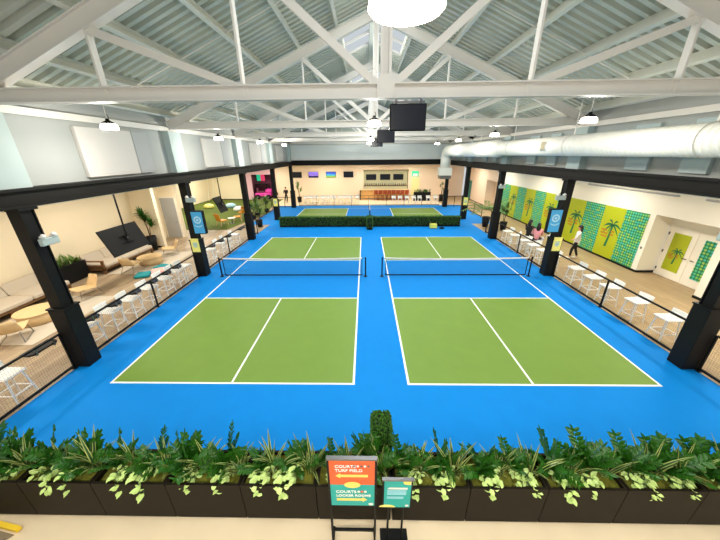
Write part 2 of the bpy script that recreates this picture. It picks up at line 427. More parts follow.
mb = MB(); mb.box(-8.1, 8.1, 26.15, 26.5, 4.18, 4.24); mb.box(-8.1, 8.1, 26.15, 26.5, 4.6, 4.68); mb.box(-8.1, 8.1, 26.25, 26.4, 4.24, 4.6)
struct('beam_back', mb, 'blackw')
mb = MB()
for k in range(10): mb.box(-8.15, 8.15, 26.3-.012*(k % 2), 26.5, 4.68+k*.145, 4.68+(k+1)*.145)
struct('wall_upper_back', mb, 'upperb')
mb = MB(); mb.prism([(-8.3, 6.13), (8.3, 6.13), (8.3, 6.6), (0, 10.0), (-8.3, 6.6)], 'y', 26.5, 26.65); struct('wall_gable', mb, 'deck')
for sx, nm in ((-1, 'left'), (1, 'right')):       # soffit trim under beam seen as a pale strip
    mb = MB(); mb.box(sx*8.16, sx*8.3, -8, 26.5, 4.15, 4.2); struct('trim_soffit_'+nm, mb, 'steel')

# ------------------------------------------------------------------ roof
def zr(x): return 9.68-.42*abs(x)                  # rafter centre line
def zd(x): return zr(x)+.42                        # deck
SKY = [(-5.6, -2.2), (2.0, 4.95), (8.3, 11.1), (14.4, 17.2), (20.5, 23.4)]
SKX = (.12, 1.3)
def deck(sx, nm):
    mb = MB(); prof = []; p = .28; y = -8.
    while y < 26.55:
        prof += [(y, 0), (y+.12, 0), (y+.14, .1), (y+.26, .1)]; y += p
    segs = [(0.02, SKX[0]), SKX, (SKX[1], 8.5)]
    for si, (xa, xb) in enumerate(segs):
        o = len(mb.v)
        for y, d in prof:
            for x in (xa, xb): mb.v.append((sx*x, y, zd(x)+d))
        for i in range(len(prof)-1):
            ym = (prof[i][0]+prof[i+1][0])/2
            if si == 1 and any(a < ym < b for a, b in SKY): continue
            mb.f.append((o+2*i, o+2*i+1, o+2*i+3, o+2*i+2)); mb.m.append(mb.mi(None))
    return struct('roof_deck_'+nm, mb, 'deck')
deck(-1, 'left'); deck(1, 'right')
tag(MB().prism([(-.2, 10.0), (.2, 10.0), (.2, 10.05), (0, 10.2), (-.2, 10.05)], 'y', -8, 26.6).build('trim_ridge', 'deck'), kind='structure')
k = 0
for a, b in SKY:
    for sx in (-1, 1):
        k += 1
        f = MB()
        def P(x, y, dz): return (sx*x, y, zd(x)+dz)
        for (p, q) in (((SKX[0], a), (SKX[0], b)), ((SKX[1], a), (SKX[1], b)), ((SKX[0], a), (SKX[1], a)), ((SKX[0], b), (SKX[1], b)),
                       ((SKX[0], (a+b)/2), (SKX[1], (a+b)/2))):
            f.bar(P(*p, .06), P(*q, .06), .07, .12)
        fr = tag(f.build('window_%d' % k, 'steel'), kind='structure')
        MB().add([P(SKX[0], a, .08), P(SKX[1], a, .08), P(SKX[1], b, .08), P(SKX[0], b, .08)], [(0, 1, 2, 3)]).build('glass_pane', 'glass', fr)
PX = [1.38, 2.75, 4.12, 5.48, 6.85, 7.8]
for sx, nm in ((-1, 'left'), (1, 'right')):
    for i, x in enumerate(PX):
        mb = MB(); z = zr(x)+.29; t = sx*-.42
        def rot(u, v):                              # channel section leaning with the slope
            c, s = math.cos(.4), math.sin(.4); s *= -sx; return (sx*x+u*c-v*s, z+u*s+v*c)
        for (u0, u1, v0, v1) in ((-.05, .05, -.12, -.1), (-.05, .05, .1, .12), (-.05, -.03, -.1, .1)):
            mb.prism([rot(u0, v0), rot(u1, v0), rot(u1, v1), rot(u0, v1)], 'y', -7.9, 26.4)
        o = mb.build('roof_purlin', 'purlin')
        tag(o, 'long white steel purlin under the %s roof slope, %s one down from the ridge' % (nm, ORD[i]), 'purlin', 'roof purlins', 'thing')
    for j, y in enumerate((3.85, 9.98, 16.1, 22.2)):
        o = MB().tube([(sx*1.35, y, zr(1.35)+.24), (sx*7.75, y, zr(7.75)+.24)], .02, 6).build('sag_rod', 'steel')
        tag(o, 'thin steel sag rod under the %s roof slope in the %s roof bay' % (nm, ORD[j]), 'rod', 'sag rods between purlins', 'thing')

TN = ['nearest the camera, above the near court baselines', 'second from the camera, just past the two nets', 'third from the camera, over the far end of the near courts',
      'fourth from the camera, beyond the long hedge', 'farthest from the camera, by the back wall']
def truss():
    t = thing('roof_truss', 'white steel roof truss '+TN[0], 'truss', (0, 0, 6.18), 0, 'roof trusses')
    def B(nm, f): b = MB(); f(b); return b.build(nm, 'steel', t)
    t.location = (0, 0, 6.18)
    def chord(b):
        b.box(-8, 8, -.05, .05, 6.18, 6.43); b.box(-8, 8, -.11, .11, 6.18, 6.205); b.box(-8, 8, -.11, .11, 6.405, 6.43)
    B('bottom_chord', chord)
    for sx in (-1, 1):
        def raf(b):
            b.bar((0, 0, zr(0)), (sx*8.05, 0, zr(8.05)), .1, .3)
            b.bar((0, 0, zr(0)-.15), (sx*8.05, 0, zr(8.05)-.15), .2, .025); b.bar((0, 0, zr(0)+.15), (sx*8.05, 0, zr(8.05)+.15), .2, .025)
        B('rafter', raf)
        for x in (2.65, 5.3):
            def post(b):
                for d in (-.035, .035): b.bar((sx*x, d, 6.22), (sx*x, d, zr(x)-.1), .04, .07, None, (0, 1, 0))
                b.box(sx*x-.09, sx*x+.09, -.06, .06, 6.2, 6.42)
            B('web_post', post)
        for xa, xb in ((.12, 2.65), (2.68, 5.3)):
            B('web_diagonal', lambda b: b.bar((sx*xa, 0, 6.38), (sx*xb, 0, zr(xb)-.14), .1, .13))
    def king(b):
        b.box(-.1, -.045, -.1, .1, 6.2, zr(0)-.1); b.box(.045, .1, -.1, .1, 6.2, zr(0)-.1); b.box(-.05, .05, -.02, .02, 6.2, zr(0)-.1)
    B('king_post', king)
    B('gusset_plate', lambda b: b.prism([(-.16, 6.18), (.16, 6.18), (.16, 6.44), (.1, 6.56), (-.1, 6.56), (-.16, 6.44)], 'y', -.115, .115))
    return t
t0 = truss(); t0.location.y = YC[0]
for i in range(1, 5): dup(t0, (0, YC[i], 6.18), label='white steel roof truss '+TN[i])

# ------------------------------------------------------------------ columns
CN = ['nearest the camera', 'second from the camera', 'third from the camera', 'fourth from the camera', 'farthest from the camera']
def column():
    t = thing('court_column', '', 'column', (0, 0, 0), 0, 'black columns along the courts', 'thing')
    b = MB(); b.box(-.15, .15, -.15, -.12, 0, 4.2); b.box(-.15, .15, .12, .15, 0, 4.2); b.box(-.015, .015, -.12, .12, 0, 4.2); b.box(-.13, .13, -.1, .1, 1.7, 4.2)
    b.build('shaft', 'black', t)
    b = MB(); b.rbox(-.22, .22, -.2, .2, 0, 1.72, .015); b.box(-.235, .235, -.215, .215, 1.72, 1.76);
    b.build('base_box', 'black', t)
    b = MB(); b.box(-.2, .2, -.2, .2, 4.14, 4.2); b.build('cap_plate', 'black', t)
    return t
c0 = column()
for sx, nm in ((-1, 'left'), (1, 'right')):
    for i, y in enumerate(YC):
        lab = 'black steel column at the %s court edge, %s' % (nm, CN[i])
        if sx < 0 and i == 0: c0.location = (-7.99, y, 0); c0['label'] = lab
        else: dup(c0, (7.96 if sx > 0 else -7.99, y, 0), label=lab)
# ------------------------------------------------------------------ hanging things
LAMPS = [(-6.5, 2.1, 5.82), (-6.55, 7.7, 5.83), (-6.6, 13.0, 5.87), (-6.6, 18.4, 5.87),
         (5.0, 2.4, 5.87), (5.08, 8.0, 5.87), (5.15, 13.3, 5.87), (5.2, 18.9, 5.87),
         (-.1, -3.0, 6.1), (-.15, 2.6, 5.87), (-.1, 11.0, 5.87), (-.1, 17.2, 5.87)]
def lamp():
    t = thing('pendant_lamp', '', 'lamp', (0, 0, 0), 0, 'pendant lamps')
    b = MB(); b.lathe([(.23, 0), (.25, .02), (.23, .12), (.17, .19)], n=28, m='bulb'); b.build('diffuser', None, t, True)
    b = MB(); b.lathe([(.19, .17), (.17, .21), (.1, .25), (.06, .27), (.05, .32), (.02, .33)], n=24); b.build('reflector_cap', 'black', t, True)
    b = MB(); b.tube([(0, 0, .3), (0, 0, .9)], .012, 6); b.build('stem', 'steel', t)
    b = MB(); b.tube([(0, .02, .31), (.05, .02, .36), (.03, .02, .42), (0, .02, .46)], .01, 5); b.build('hook', 'black', t)
    return t
lp = lamp()
LN = ['over the left court edge'+s for s in (', nearest of its row', ', second of its row', ', third of its row', ', farthest of its row')] + \
     ['over the right court, beside the round duct'+s for s in (', nearest', ', second', ', third', ', farthest')] + \
     ['at the top of the picture, largest of all', 'on the centre line beside the first ceiling screen', 'on the centre line beside the second ceiling screen', 'on the centre line, farthest of all']
for i, (p, n) in enumerate(zip(LAMPS, LN)):
    lab = 'lit white pendant lamp '+n
    if i == 0: lp.location = p; lp['label'] = lab; lp.scale = (.72,)*3
    else: dup(lp, p, label=lab, scale=1.03 if i == 8 else .72)
# ceiling screens
def ceil_screen():
    t = thing('ceiling_screen', '', 'screen', (0, 0, 0), 0, 'ceiling screens')
    MB().rbox(-.335, .335, -.04, .04, -.225, .225, .012).build('housing', 'black', t)
    MB().box(-.315, .315, -.046, -.04, -.2, .205).build('screen', 'navy', t)
    b = MB(); b.box(-.3, .3, -.02, .02, .235, .27); b.box(-.25, -.2, -.02, .02, .2, .3); b.box(.2, .25, -.02, .02, .2, .3); b.bar((-.22, 0, .3), (-.22, .2, .345), .03, .03); b.bar((.22, 0, .3), (.22, .2, .345), .03, .03)
    b.build('bracket', 'metal', t)
    return t
cs = ceil_screen()
for i, (x, y, z) in enumerate(((.41, .56, 5.84), (.41, 6.64, 5.84), (.3, 12.77, 5.84))):
    lab = 'dark switched-off screen hung under the %s truss from the camera' % ORD[i]
    if i == 0: cs.location = (x, y, z); cs['label'] = lab
    else: dup(cs, (x, y, z), label=lab)
# round duct along the right wall
t = thing('air_duct', 'large white round spiral air duct running along the upper right wall', 'duct', (7.1, 8, 5.44))
def duct_run(y0, y1, r, nm):
    prof = []; y = y0
    while y < y1:
        prof += [(y, r), (y+.1, r), (y+.115, r+.012), (y+.14, r+.012), (y+.155, r)]; y += .16
    n = 28; b = MB()
    for yy, rr in prof:
        for k in range(n): a = 2*math.pi*k/n; b.v.append((7.1+rr*math.cos(a), yy, 5.44+rr*math.sin(a)))
    for i in range(len(prof)-1):
        for k in range(n): b.f.append((i*n+k, i*n+(k+1) % n, (i+1)*n+(k+1) % n, (i+1)*n+k)); b.m.append(b.mi(None))
    b.build(nm, 'duct', t, True)
duct_run(-7.9, 11.6, .345, 'spiral_run'); duct_run(12.2, 22.5, .45, 'spiral_run')
b = MB(); b.tube([(7.1, 11.55, 5.44), (7.1, 11.7, 5.44), (7.1, 12.1, 5.44), (7.1, 12.25, 5.44)], [.36, .36, .465, .465], 28); b.build('reducer', 'duct', t, True)
b = MB(); b.tube([(7.1, 22.4, 5.44)]+[(7.1, 22.45+.75*math.sin(a), 4.69+.75*math.cos(a)) for a in [i*math.pi/12 for i in range(7)]]+[(7.1, 23.2, 4.0)], .46, 28); b.build('elbow', 'duct', t, True)
b = MB(); b.rbox(6.55, 7.65, 22.7, 23.7, 3.3, 4.0, .02); b.build('plenum_box', 'duct', t)
b = MB()
for k in range(6): b.box(6.65, 7.55, 22.66, 22.7, 3.02+k*.05, 3.05+k*.05)
b.box(6.6, 7.6, 22.7, 23.6, 3.0, 3.3); b.build('grille', 'metal', t)
for y in (7.3, 14.2):
    b = MB(); b.rbox(6.6, 6.85, y-.2, y+.2, 5.32, 5.62, .01); b.build('side_register', 'cream', t)
for y in (-3, 1.5, 6, 10.5, 15, 19.5):
    b = MB(); r = .36 if y < 11.6 else .47
    b.box(7.09, 7.11, y-.02, y+.02, 5.44+r-.02, 6.9); b.tube([(7.1+r*math.cos(a), y, 5.44+r*math.sin(a)) for a in [k*math.pi/12 for k in range(25)]], .012, 5, cap=False)
    b.build('hanger_strap', 'steel', t)
# acoustic panels on the upper walls
def wall_panel(sx, y0, y1, m, lab):
    b = MB(); b.rbox(sx*8.149, sx*8.04, y0, y1, 4.68, 5.98, .012)
    tag(b.build('acoustic_panel', m), lab, 'panel', 'acoustic panels on the upper walls')
for i, (a, b, c) in enumerate(((2.82, 4.78, 5.5), (9.2, 11.0, 11.95), (15.2, 17.1, 18.0), (21.3, 23.2, 24.1))):
    wall_panel(-1, a, b, 'panel', 'wide white acoustic panel high on the left wall, %s bay from the camera' % ORD[i])
    wall_panel(-1, b+.04, c, 'panelb', 'narrow pale acoustic panel high on the left wall, %s bay from the camera' % ORD[i])
for i, y0 in enumerate(YC[:4]):
    for j, (a, b) in enumerate(((1.4, 2.1), (3.05, 3.85))):
        wall_panel(1, y0+a, y0+b, 'panelr', '%s pale blue wall panel behind the round duct, %s bay from the camera' % (('nearer', 'farther')[j], ORD[i]))

# ------------------------------------------------------------------ rails round the courts
def rail(p, q, h, label, mesh=True, thin=False, mids=1, pitch=.055):
    p = Vector((*p, 0)); q = Vector((*q, 0)); d = (q-p); ln = d.length; d.normalize()
    t = thing('court_railing', label, 'railing', p+(q-p)/2, 0, 'railings round the courts')
    w = .03 if thin else .045
    b = MB(); b.bar(p+Vector((0, 0, h)), q+Vector((0, 0, h)), w, w); b.build('top_rail', 'black', t)
    b = MB(); b.bar(p+Vector((0, 0, .08)), q+Vector((0, 0, .08)), w, .05); b.build('bottom_rail', 'black', t)
    for k in range(mids+2):
        c = p+d*(ln*k/(mids+1)); b = MB(); b.box(c.x-w/2, c.x+w/2, c.y-w/2, c.y+w/2, 0, h); b.box(c.x-.05, c.x+.05, c.y-.05, c.y+.05, 0, .012); b.build('post', 'black', t)
    if mesh:
        b = MB(); s = 0; e = .0016
        while s < ln:
            c = p+d*s; n = Vector((-d.y, d.x, 0))
            b.add([c+d*-e+Vector((0, 0, .1)), c+d*e+Vector((0, 0, .1)), c+d*e+Vector((0, 0, h)), c+d*-e+Vector((0, 0, h))], [(0, 1, 2, 3)]); s += pitch
        z = .12
        while z < h:
            b.add([p+Vector((0, 0, z-e)), q+Vector((0, 0, z-e)), q+Vector((0, 0, z+e)), p+Vector((0, 0, z+e))], [(0, 1, 2, 3)]); z += pitch
        b.build('wire_mesh', 'wire', t)
    return t
BAY = [('from the bottom edge to the nearest column', -5.1, YC[0]-.25), ('between the nearest and second columns', YC[0]+.25, YC[1]-.25), ('between the second and third columns', YC[1]+.25, YC[2]-.25)]
for sx, nm in ((-1, 'left'), (1, 'right')):
    for i, (n, a, b) in enumerate(BAY):
        rail((sx*8.12, a), (sx*8.12, b), 1.07, 'black mesh railing on the %s side %s' % (nm, n), pitch=.055 if i < 2 else .11)
    rail((sx*8.12, YC[2]+.25), (sx*8.12, YC[2]+1.5), 1.07, 'short black railing on the %s side just past the third column' % nm, mids=0, pitch=.11)
    rail((sx*9.75, YC[3]+.6), (sx*9.75, YC[4]), 1.07, 'black railing on the %s side set back beyond the long hedge' % nm, mids=2, mesh=False)
    rail((sx*8.2, YC[4]+.1), (sx*9.75, YC[4]+.1), 1.07, 'short black railing crossing behind the %s back corner column' % nm, mids=1, mesh=False)
rail((-7.6, 26.2), (7.6, 26.2), 1.07, 'thin black railing along the back edge of the far court', thin=True, mids=7, mesh=False)
# stools
def stool():
    t = thing('bar_stool', '', 'stool', (0, 0, 0), 0)
    b = MB(); b.rbox(-.24, .25, -.23, .23, .69, .74, .02); b.build('seat', 'white', t)
    b = MB()
    n = 8; prof = [(-.22, .73), (-.25, .78), (-.265, .84), (-.275, .93)]
    for k in range(n+1):
        y = -.23+.46*k/n; bow = .03*(1-(2*k/n-1)**2)
        for u, z in prof: b.v.append((u-bow, y, z))
        for u, z in prof[::-1]: b.v.append((u-bow-.018, y, z))
    m8 = 8
    for k in range(n):
        for j in range(m8): b.f.append((k*m8+j, k*m8+(j+1) % m8, (k+1)*m8+(j+1) % m8, (k+1)*m8+j)); b.m.append(b.mi(None))
    b.f += [tuple(range(8)), tuple(n*8+j for j in range(8))]; b.m += [0, 0]
    b.build('backrest', 'white', t, True)
    for sx in (-1, 1):
        for sy in (-1, 1):
            b = MB(); b.bar((sx*.24, sy*.22, 0), (sx*.17, sy*.16, .71), .034, .034); b.build('leg', 'white', t)
    b = MB(); q = [(.213, .2), (-.213, .2), (-.213, -.2), (.213, -.2)]
    for k in range(4):
        a, c = q[k], q[(k+1) % 4]; b.bar((*a, .26), (*c, .26), .022, .022)
    b.build('footrest', 'white', t)
    return t
st = stool(); first = [True]
def put_stool(x, y, rz, label, group, scale=None):
    if first[0]:
        first[0] = False; st.location = (x, y, 0); st.rotation_euler = (0, 0, rz); st['label'] = label; st['group'] = group
    else: dup(st, (x, y, 0), rz, label, group, scale)
jr = random.Random(3)
for bay, ys in ((0, (-1.45, -.5)), (1, (1.5, 2.35, 3.15, 4.05, 4.9, 5.65, 6.25)), (2, (7.75, 8.6, 9.7, 10.5, 11.6))):
    for i, y in enumerate(ys):
        put_stool(-8.45, y, R(jr.uniform(-7, 7)), 'white bar stool at the left railing, %s in the %s' % (ORD[i], ('nearest bay', 'bay before the second column', 'bay past the second column')[bay]), 'white bar stools at the left railing')
for bay, ys in ((0, (-1.3, -.25)), (1, (1.95, 3.0, 4.1, 4.95, 5.9)), (2, (7.5, 8.3, 9.2, 10.1, 11.2, 12.1))):
    for i, y in enumerate(ys):
        put_stool(8.47, y, R(180+jr.uniform(-16, 10)), 'white bar stool at the right railing, %s in the %s' % (ORD[i], ('nearest bay', 'bay before the second column', 'bay past the second column')[bay]), 'white bar stools at the right railing')
for i, x in enumerate((2.75, 3.45, 4.2, 4.95, 5.6, 6.55, 7.35)):
    put_stool(x, 26.85, R(-90), 'white stool at the back railing before the bar, %s from the left' % ORD[i], 'white stools at the back railing')
# black drink ledges clipped on the left railing, between the stools
def ledge(y0, y1, lab):
    t = thing('drink_ledge', lab, 'ledge', (-8.3, (y0+y1)/2, .9), 0, 'black drink ledges on the left railing')
    b = MB(); r = .06; x0, x1 = -8.44, -8.145
    b.prism([(x0, y0), (x1-r, y0), (x1, y0+r), (x1, y1-r), (x1-r, y1), (x0, y1)], 'z', .9, .945); b.build('shelf', 'black', t)
    for yy in (y0+.1, y1-.14):
        b = MB(); b.prism([(-8.14, .86), (-8.14, 1.05), (-8.16, 1.05), (-8.16, .9), (-8.3, .9), (-8.3, .87), (-8.16, .86)], 'y', yy, yy+.04); b.build('bracket', 'metal', t)
seg = [(-.15, .5, 'before the nearest column'), (1.03, 1.24, 'just past the nearest column')]
ys = (1.5, 2.35, 3.15, 4.05, 4.9, 5.65, 6.25)
for i in range(6):
    m = (ys[i]+ys[i+1])/2-.36; seg.append((m-.19, m+.19, 'in the %s stool gap past the nearest column' % ORD[i]))
ys = (7.75, 8.6, 9.7, 10.5, 11.6)
for i in range(4):
    m = (ys[i]+ys[i+1])/2-.6; seg.append((m-.2, m+.2, 'in the %s stool gap past the second column' % ORD[i]))
seg.append((11.9, 12.7, 'just before the third column'))
seg = [s for s in seg]
for a, b, n in seg: ledge(a, b, 'black drink ledge on the left railing '+n)

# ------------------------------------------------------------------ nets
def net(label, x0, x1, y, rot=False):
    t = thing('pickleball_net', label, 'net', ((x0+x1)/2, y, 0), 0, 'court nets')
    def sag(x): u = (2*(x-x0)/(x1-x0)-1); return .864+.05*u*u
    for x, s in ((x0, 1), (x1, -1)):
        b = MB(); b.tube([(x, y, 0), (x, y, .93)], .032, 10); b.lathe([(.09, 0), (.09, .015), (.04, .02)], (x, y, 0), 12); b.build('post', 'black', t)
        b = MB(); b.bar((x+s*.16, y, .06), (x+s*.16, y, sag(x)-.01), .035, .02); b.bar((x, y, sag(x)-.05), (x+s*.16, y, sag(x)-.05), .012, .012); b.bar((x, y, .1), (x+s*.16, y, .1), .012, .012); b.build('side_band', 'black', t)
    xs = [x0+.16+(x1-x0-.32)*k/16 for k in range(17)]
    b = MB()
    for a, c in zip(xs, xs[1:]): b.bar((a, y, sag(a)-.025), (c, y, sag(c)-.025), .035, .055)
    b.build('top_tape', 'tape', t)
    b = MB(); b.bar((x0+.16, y, .07), (x1-.16, y, .07), .02, .05); b.build('bottom_band', 'black', t)
    b = MB(); e = .0025; p = .05; x = x0+.18
    while x < x1-.17: b.add([(x-e, y, .08), (x+e, y, .08), (x+e, y, sag(x)-.05), (x-e, y, sag(x)-.05)], [(0, 1, 2, 3)]); x += p
    z = .1
    while z < .86:
        b.add([(x0+.16, y, z-e), (x1-.16, y, z-e), (x1-.16, y, z+e), (x0+.16, y, z+e)], [(0, 1, 2, 3)]); z += p
    b.build('netting', 'netm', t)
    return t
net('white-taped net across the left near court', -.646-W_-.3, -.646+.27, L_/2)
net('white-taped net across the right near court', .646-.27, .646+W_+.3, L_/2)
n3 = net('far court net seen end-on beyond the long hedge', -3.35, 3.35, 21.6); n3.rotation_euler.z = R(90); n3.location = (0, 21.6, 0)
# ------------------------------------------------------------------ hedges
def leafy(b, x0, x1, y0, y1, z0, z1, n, s, m, r):
    """small leaves standing off the faces of a clipped hedge"""
    fx, fy, fz = (y1-y0)*(z1-z0), (x1-x0)*(z1-z0), (x1-x0)*(y1-y0); tot = 2*fx+2*fy+fz
    for _ in range(n):
        u = r.uniform(0, tot); px, py, pz = r.uniform(x0, x1), r.uniform(y0, y1), r.uniform(z0, z1); nn = Vector((0, 0, 1))
        if u < fx: px = x0; nn = Vector((-1, 0, 0))
        elif u < 2*fx: px = x1; nn = Vector((1, 0, 0))
        elif u < 2*fx+fy: py = y0; nn = Vector((0, -1, 0))
        elif u < 2*fx+2*fy: py = y1; nn = Vector((0, 1, 0))
        else: pz = z1
        d = (nn+Vector((r.uniform(-1, 1), r.uniform(-1, 1), r.uniform(-.4, 1)))*.9).normalized()
        a = d.cross(Vector((r.uniform(-1, 1), r.uniform(-1, 1), r.uniform(-1, 1)))).normalized()
        c = Vector((px, py, pz)); k = s*r.uniform(.7, 1.3)
        b.add([c, c+d*k*.5+a*k*.35, c+d*k, c+d*k*.5-a*k*.35], [(0, 1, 2, 3)], m)
def hedge(label, x0, x1, y0, y1, h, n, s):
    t = thing('box_hedge', label, 'hedge', ((x0+x1)/2, (y0+y1)/2, 0))
    b = MB(); b.box(x0+.02, x1-.02, y0+.02, y1-.02, 0, .12); b.build('base_trough', 'black', t)
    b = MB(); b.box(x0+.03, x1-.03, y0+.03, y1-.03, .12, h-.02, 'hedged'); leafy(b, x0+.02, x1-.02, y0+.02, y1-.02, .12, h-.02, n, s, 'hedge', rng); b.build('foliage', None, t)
    return t
hedge('long low clipped box hedge crossing between the near and far courts', -7.05, 6.9, 16.4, 16.85, .74, 9000, .075)
hedge('short hedge block standing on the centre line before the long hedge', -.27, .15, 15.4, 16.3, .92, 900, .07)
hedge('tall narrow clipped hedge rising behind the middle front planters', -.28, .06, -2.04, -1.62, .98, 4200, .042)
# yellow ball hopper by the hedge
t = thing('ball_hopper', 'yellow wire ball hopper on the blue floor before the long hedge', 'hopper', (4.7, 15.8, 0))
b = MB(); b.prism([(4.45, 15.62), (4.95, 15.62), (4.95, 15.98), (4.45, 15.98)], 'z', .06, .34); b.build('basket', 'yellowp', t)
b = MB()
for x in (4.47, 4.93):
    for y in (15.64, 15.96): b.tube([(x, y, 0), (x, y, .36)], .012, 5)
    b.tube([(x, 15.64, .34), (x, 15.8, .5), (x, 15.96, .34)], .01, 5)
b.build('leg_frame', 'metal', t)
t = thing('paddle_bag', 'small black bag lying beside the yellow ball hopper', 'bag', (5.3, 15.6, 0))
b = MB(); b.ball((5.3, 15.6, .07), .2, .12, .07, 12); b.build('bag_body', 'black', t, True)
b = MB(); b.tube([(5.15, 15.6, .12), (5.22, 15.58, .19), (5.38, 15.58, .19), (5.45, 15.6, .12)], .01, 5); b.build('strap', 'black', t)
# low equipment strip of white letters on far court: small white cones
for i, x in enumerate((3.5, 3.85, 4.2, 4.6, 5.0, 5.4)):
    b = MB(); b.lathe([(.09, 0), (.09, .01), (.03, .16), (0, .17)], (x, 18.9, 0), 10); o = b.build('marker_cone', 'white', None, True)
    tag(o, 'small white marker cone on the far right green, %s from the left' % ORD[i], 'cone', 'white cones on the far court')

# ------------------------------------------------------------------ front planters and plants
def strap(b, base, az, ln, wd, lean, curl, m, me=None, n=5, r=rng):
    """one strap leaf, optionally with pale edges, bending outwards"""
    d = Vector((math.cos(az), math.sin(az), 0)); s = Vector((-d.y, d.x, 0)); p = Vector(base); a = lean
    rows = []
    for i in range(n+1):
        u = i/n; w = wd*(.55+.9*u-1.42*u*u) if i < n else 0.002
        rows.append((p.copy(), w)); p = p+(d*math.sin(a)+Vector((0, 0, math.cos(a))))*(ln/n); a += curl/n
    if me is None:
        vs = [];
        for q, w in rows: vs += [q-s*w/2, q+s*w/2]
        b.add(vs, [(2*i, 2*i+1, 2*i+3, 2*i+2) for i in range(n)], m)
    else:
        vs = []
        for q, w in rows: vs += [q-s*w/2, q-s*w*.27-Vector((0, 0, w*.08)), q+s*w*.27-Vector((0, 0, w*.08)), q+s*w/2]
        b.add(vs, [(4*i, 4*i+1, 4*i+5, 4*i+4) for i in range(n)], me)
        b.add(vs, [(4*i+1, 4*i+2, 4*i+6, 4*i+5) for i in range(n)], m)
        b.add(vs, [(4*i+2, 4*i+3, 4*i+7, 4*i+6) for i in range(n)], me)
def oval(b, c, d, nrm, ln, wd, m):
    d = d.normalized(); s = d.cross(nrm).normalized(); nn = s.cross(d)
    v = [c, c+d*ln*.3+s*wd*.45+nn*ln*.04, c+d*ln*.7+s*wd*.36+nn*ln*.03, c+d*ln, c+d*ln*.7-s*wd*.36+nn*ln*.03, c+d*ln*.3-s*wd*.45+nn*ln*.04, c+d*ln*.5-nn*ln*.05]
    b.add(v, [(0, 1, 6), (1, 2, 6), (2, 3, 6), (3, 4, 6), (4, 5, 6), (5, 0, 6)], m)
def zz_plant(seed, h):
    r = random.Random(seed); b = MB()
    for k in range(11):
        az = k*2.4+r.uniform(-.4, .4); lean = r.uniform(.05, .7); ln = h*r.uniform(.65, 1.1); d = Vector((math.cos(az), math.sin(az), 0))
        p = Vector((r.uniform(-.06, .06), r.uniform(-.06, .06), 0)); a = lean; pts = [p.copy()]
        roll = r.uniform(0, 3.1)
        for i in range(9):
            dirv = d*math.sin(a)+Vector((0, 0, math.cos(a))); p = p+dirv*(ln/9); a += .06; pts.append(p.copy())
            if i >= 2:
                sz = .15*(1-.3*i/9)
                s = dirv.cross(Vector((0, 0, 1)))
                if s.length < 1e-3: s = Vector((1, 0, 0))
                s.normalize(); s = (s*math.cos(roll)+dirv.cross(s)*math.sin(roll)).normalized()
                for q in (-1, 1): oval(b, p, s*q+dirv*.7+Vector((r.uniform(-.2, .2), r.uniform(-.2, .2), r.uniform(-.2, .2))), dirv.cross(s)*q+dirv*.3, sz, sz*.58, 'zz')
        oval(b, p, dirv, Vector((d.y, -d.x, .2)), .12, .06, 'zz')
        b.tube(pts[::3], [.011, .01, .007, .004], 5, 'zzstem')
    return b
def blade_plant(seed, h, n=15):
    r = random.Random(seed); b = MB()
    for k in range(n):
        strap(b, (r.uniform(-.05, .05), r.uniform(-.05, .05), 0), r.uniform(0, 2*math.pi), h*r.uniform(.6, 1.1), r.uniform(.05, .085), r.uniform(.02, .65), r.uniform(.1, 1.1), 'blade', 'bladeedge')
    return b
def pothos(seed):
    r = random.Random(seed); b = MB()
    u0 = r.uniform(-.12, .12)
    for k in range(36):
        u = r.uniform(-.17, .17)
        if k % 5: p = Vector((u, r.uniform(-.15, .08), r.uniform(.03, .2)))
        else: p = Vector((u0+r.uniform(-.04, .04), -.2, .1-.018*k*.3))
        az = r.uniform(0, 2*math.pi); d = Vector((math.cos(az), math.sin(az)-.5, r.uniform(-.6, .4)))
        oval(b, p, d, Vector((r.uniform(-.5, .5), -.5+r.uniform(-.5, .5), 1)), r.uniform(.08, .13), r.uniform(.06, .095), 'pothos')
        b.tube([(u*.5, 0, 0), p*.6+Vector((0, 0, .06)), p], .004, 4, 'zzstem')
    return b
ZZ = [zz_plant(10+i, .42+.035*i).build('zz_plant', None) for i in range(4)]
BL = [blade_plant(30+i, .5+.05*i).build('variegated_plant', None) for i in range(4)]
PO = [pothos(50+i).build('pothos_plant', None) for i in range(4)]
used = {}
def put_plant(src, x, y, z, label, cat, group, sc_=1.):
    if src.name not in used: used[src.name] = 1; o = src
    else: o = src.copy(); COL.objects.link(o)
    o.location = (x, y, z)
    o.scale = (sc_, sc_, sc_); tag(o, label, cat, group); return o
PN = ['farthest left', 'second from the left', 'third from the left', 'fourth from the left', 'fifth from the left', 'just left of centre',
      'just right of centre', 'fifth from the right', 'fourth from the right', 'third from the right', 'second from the right', 'farthest right']
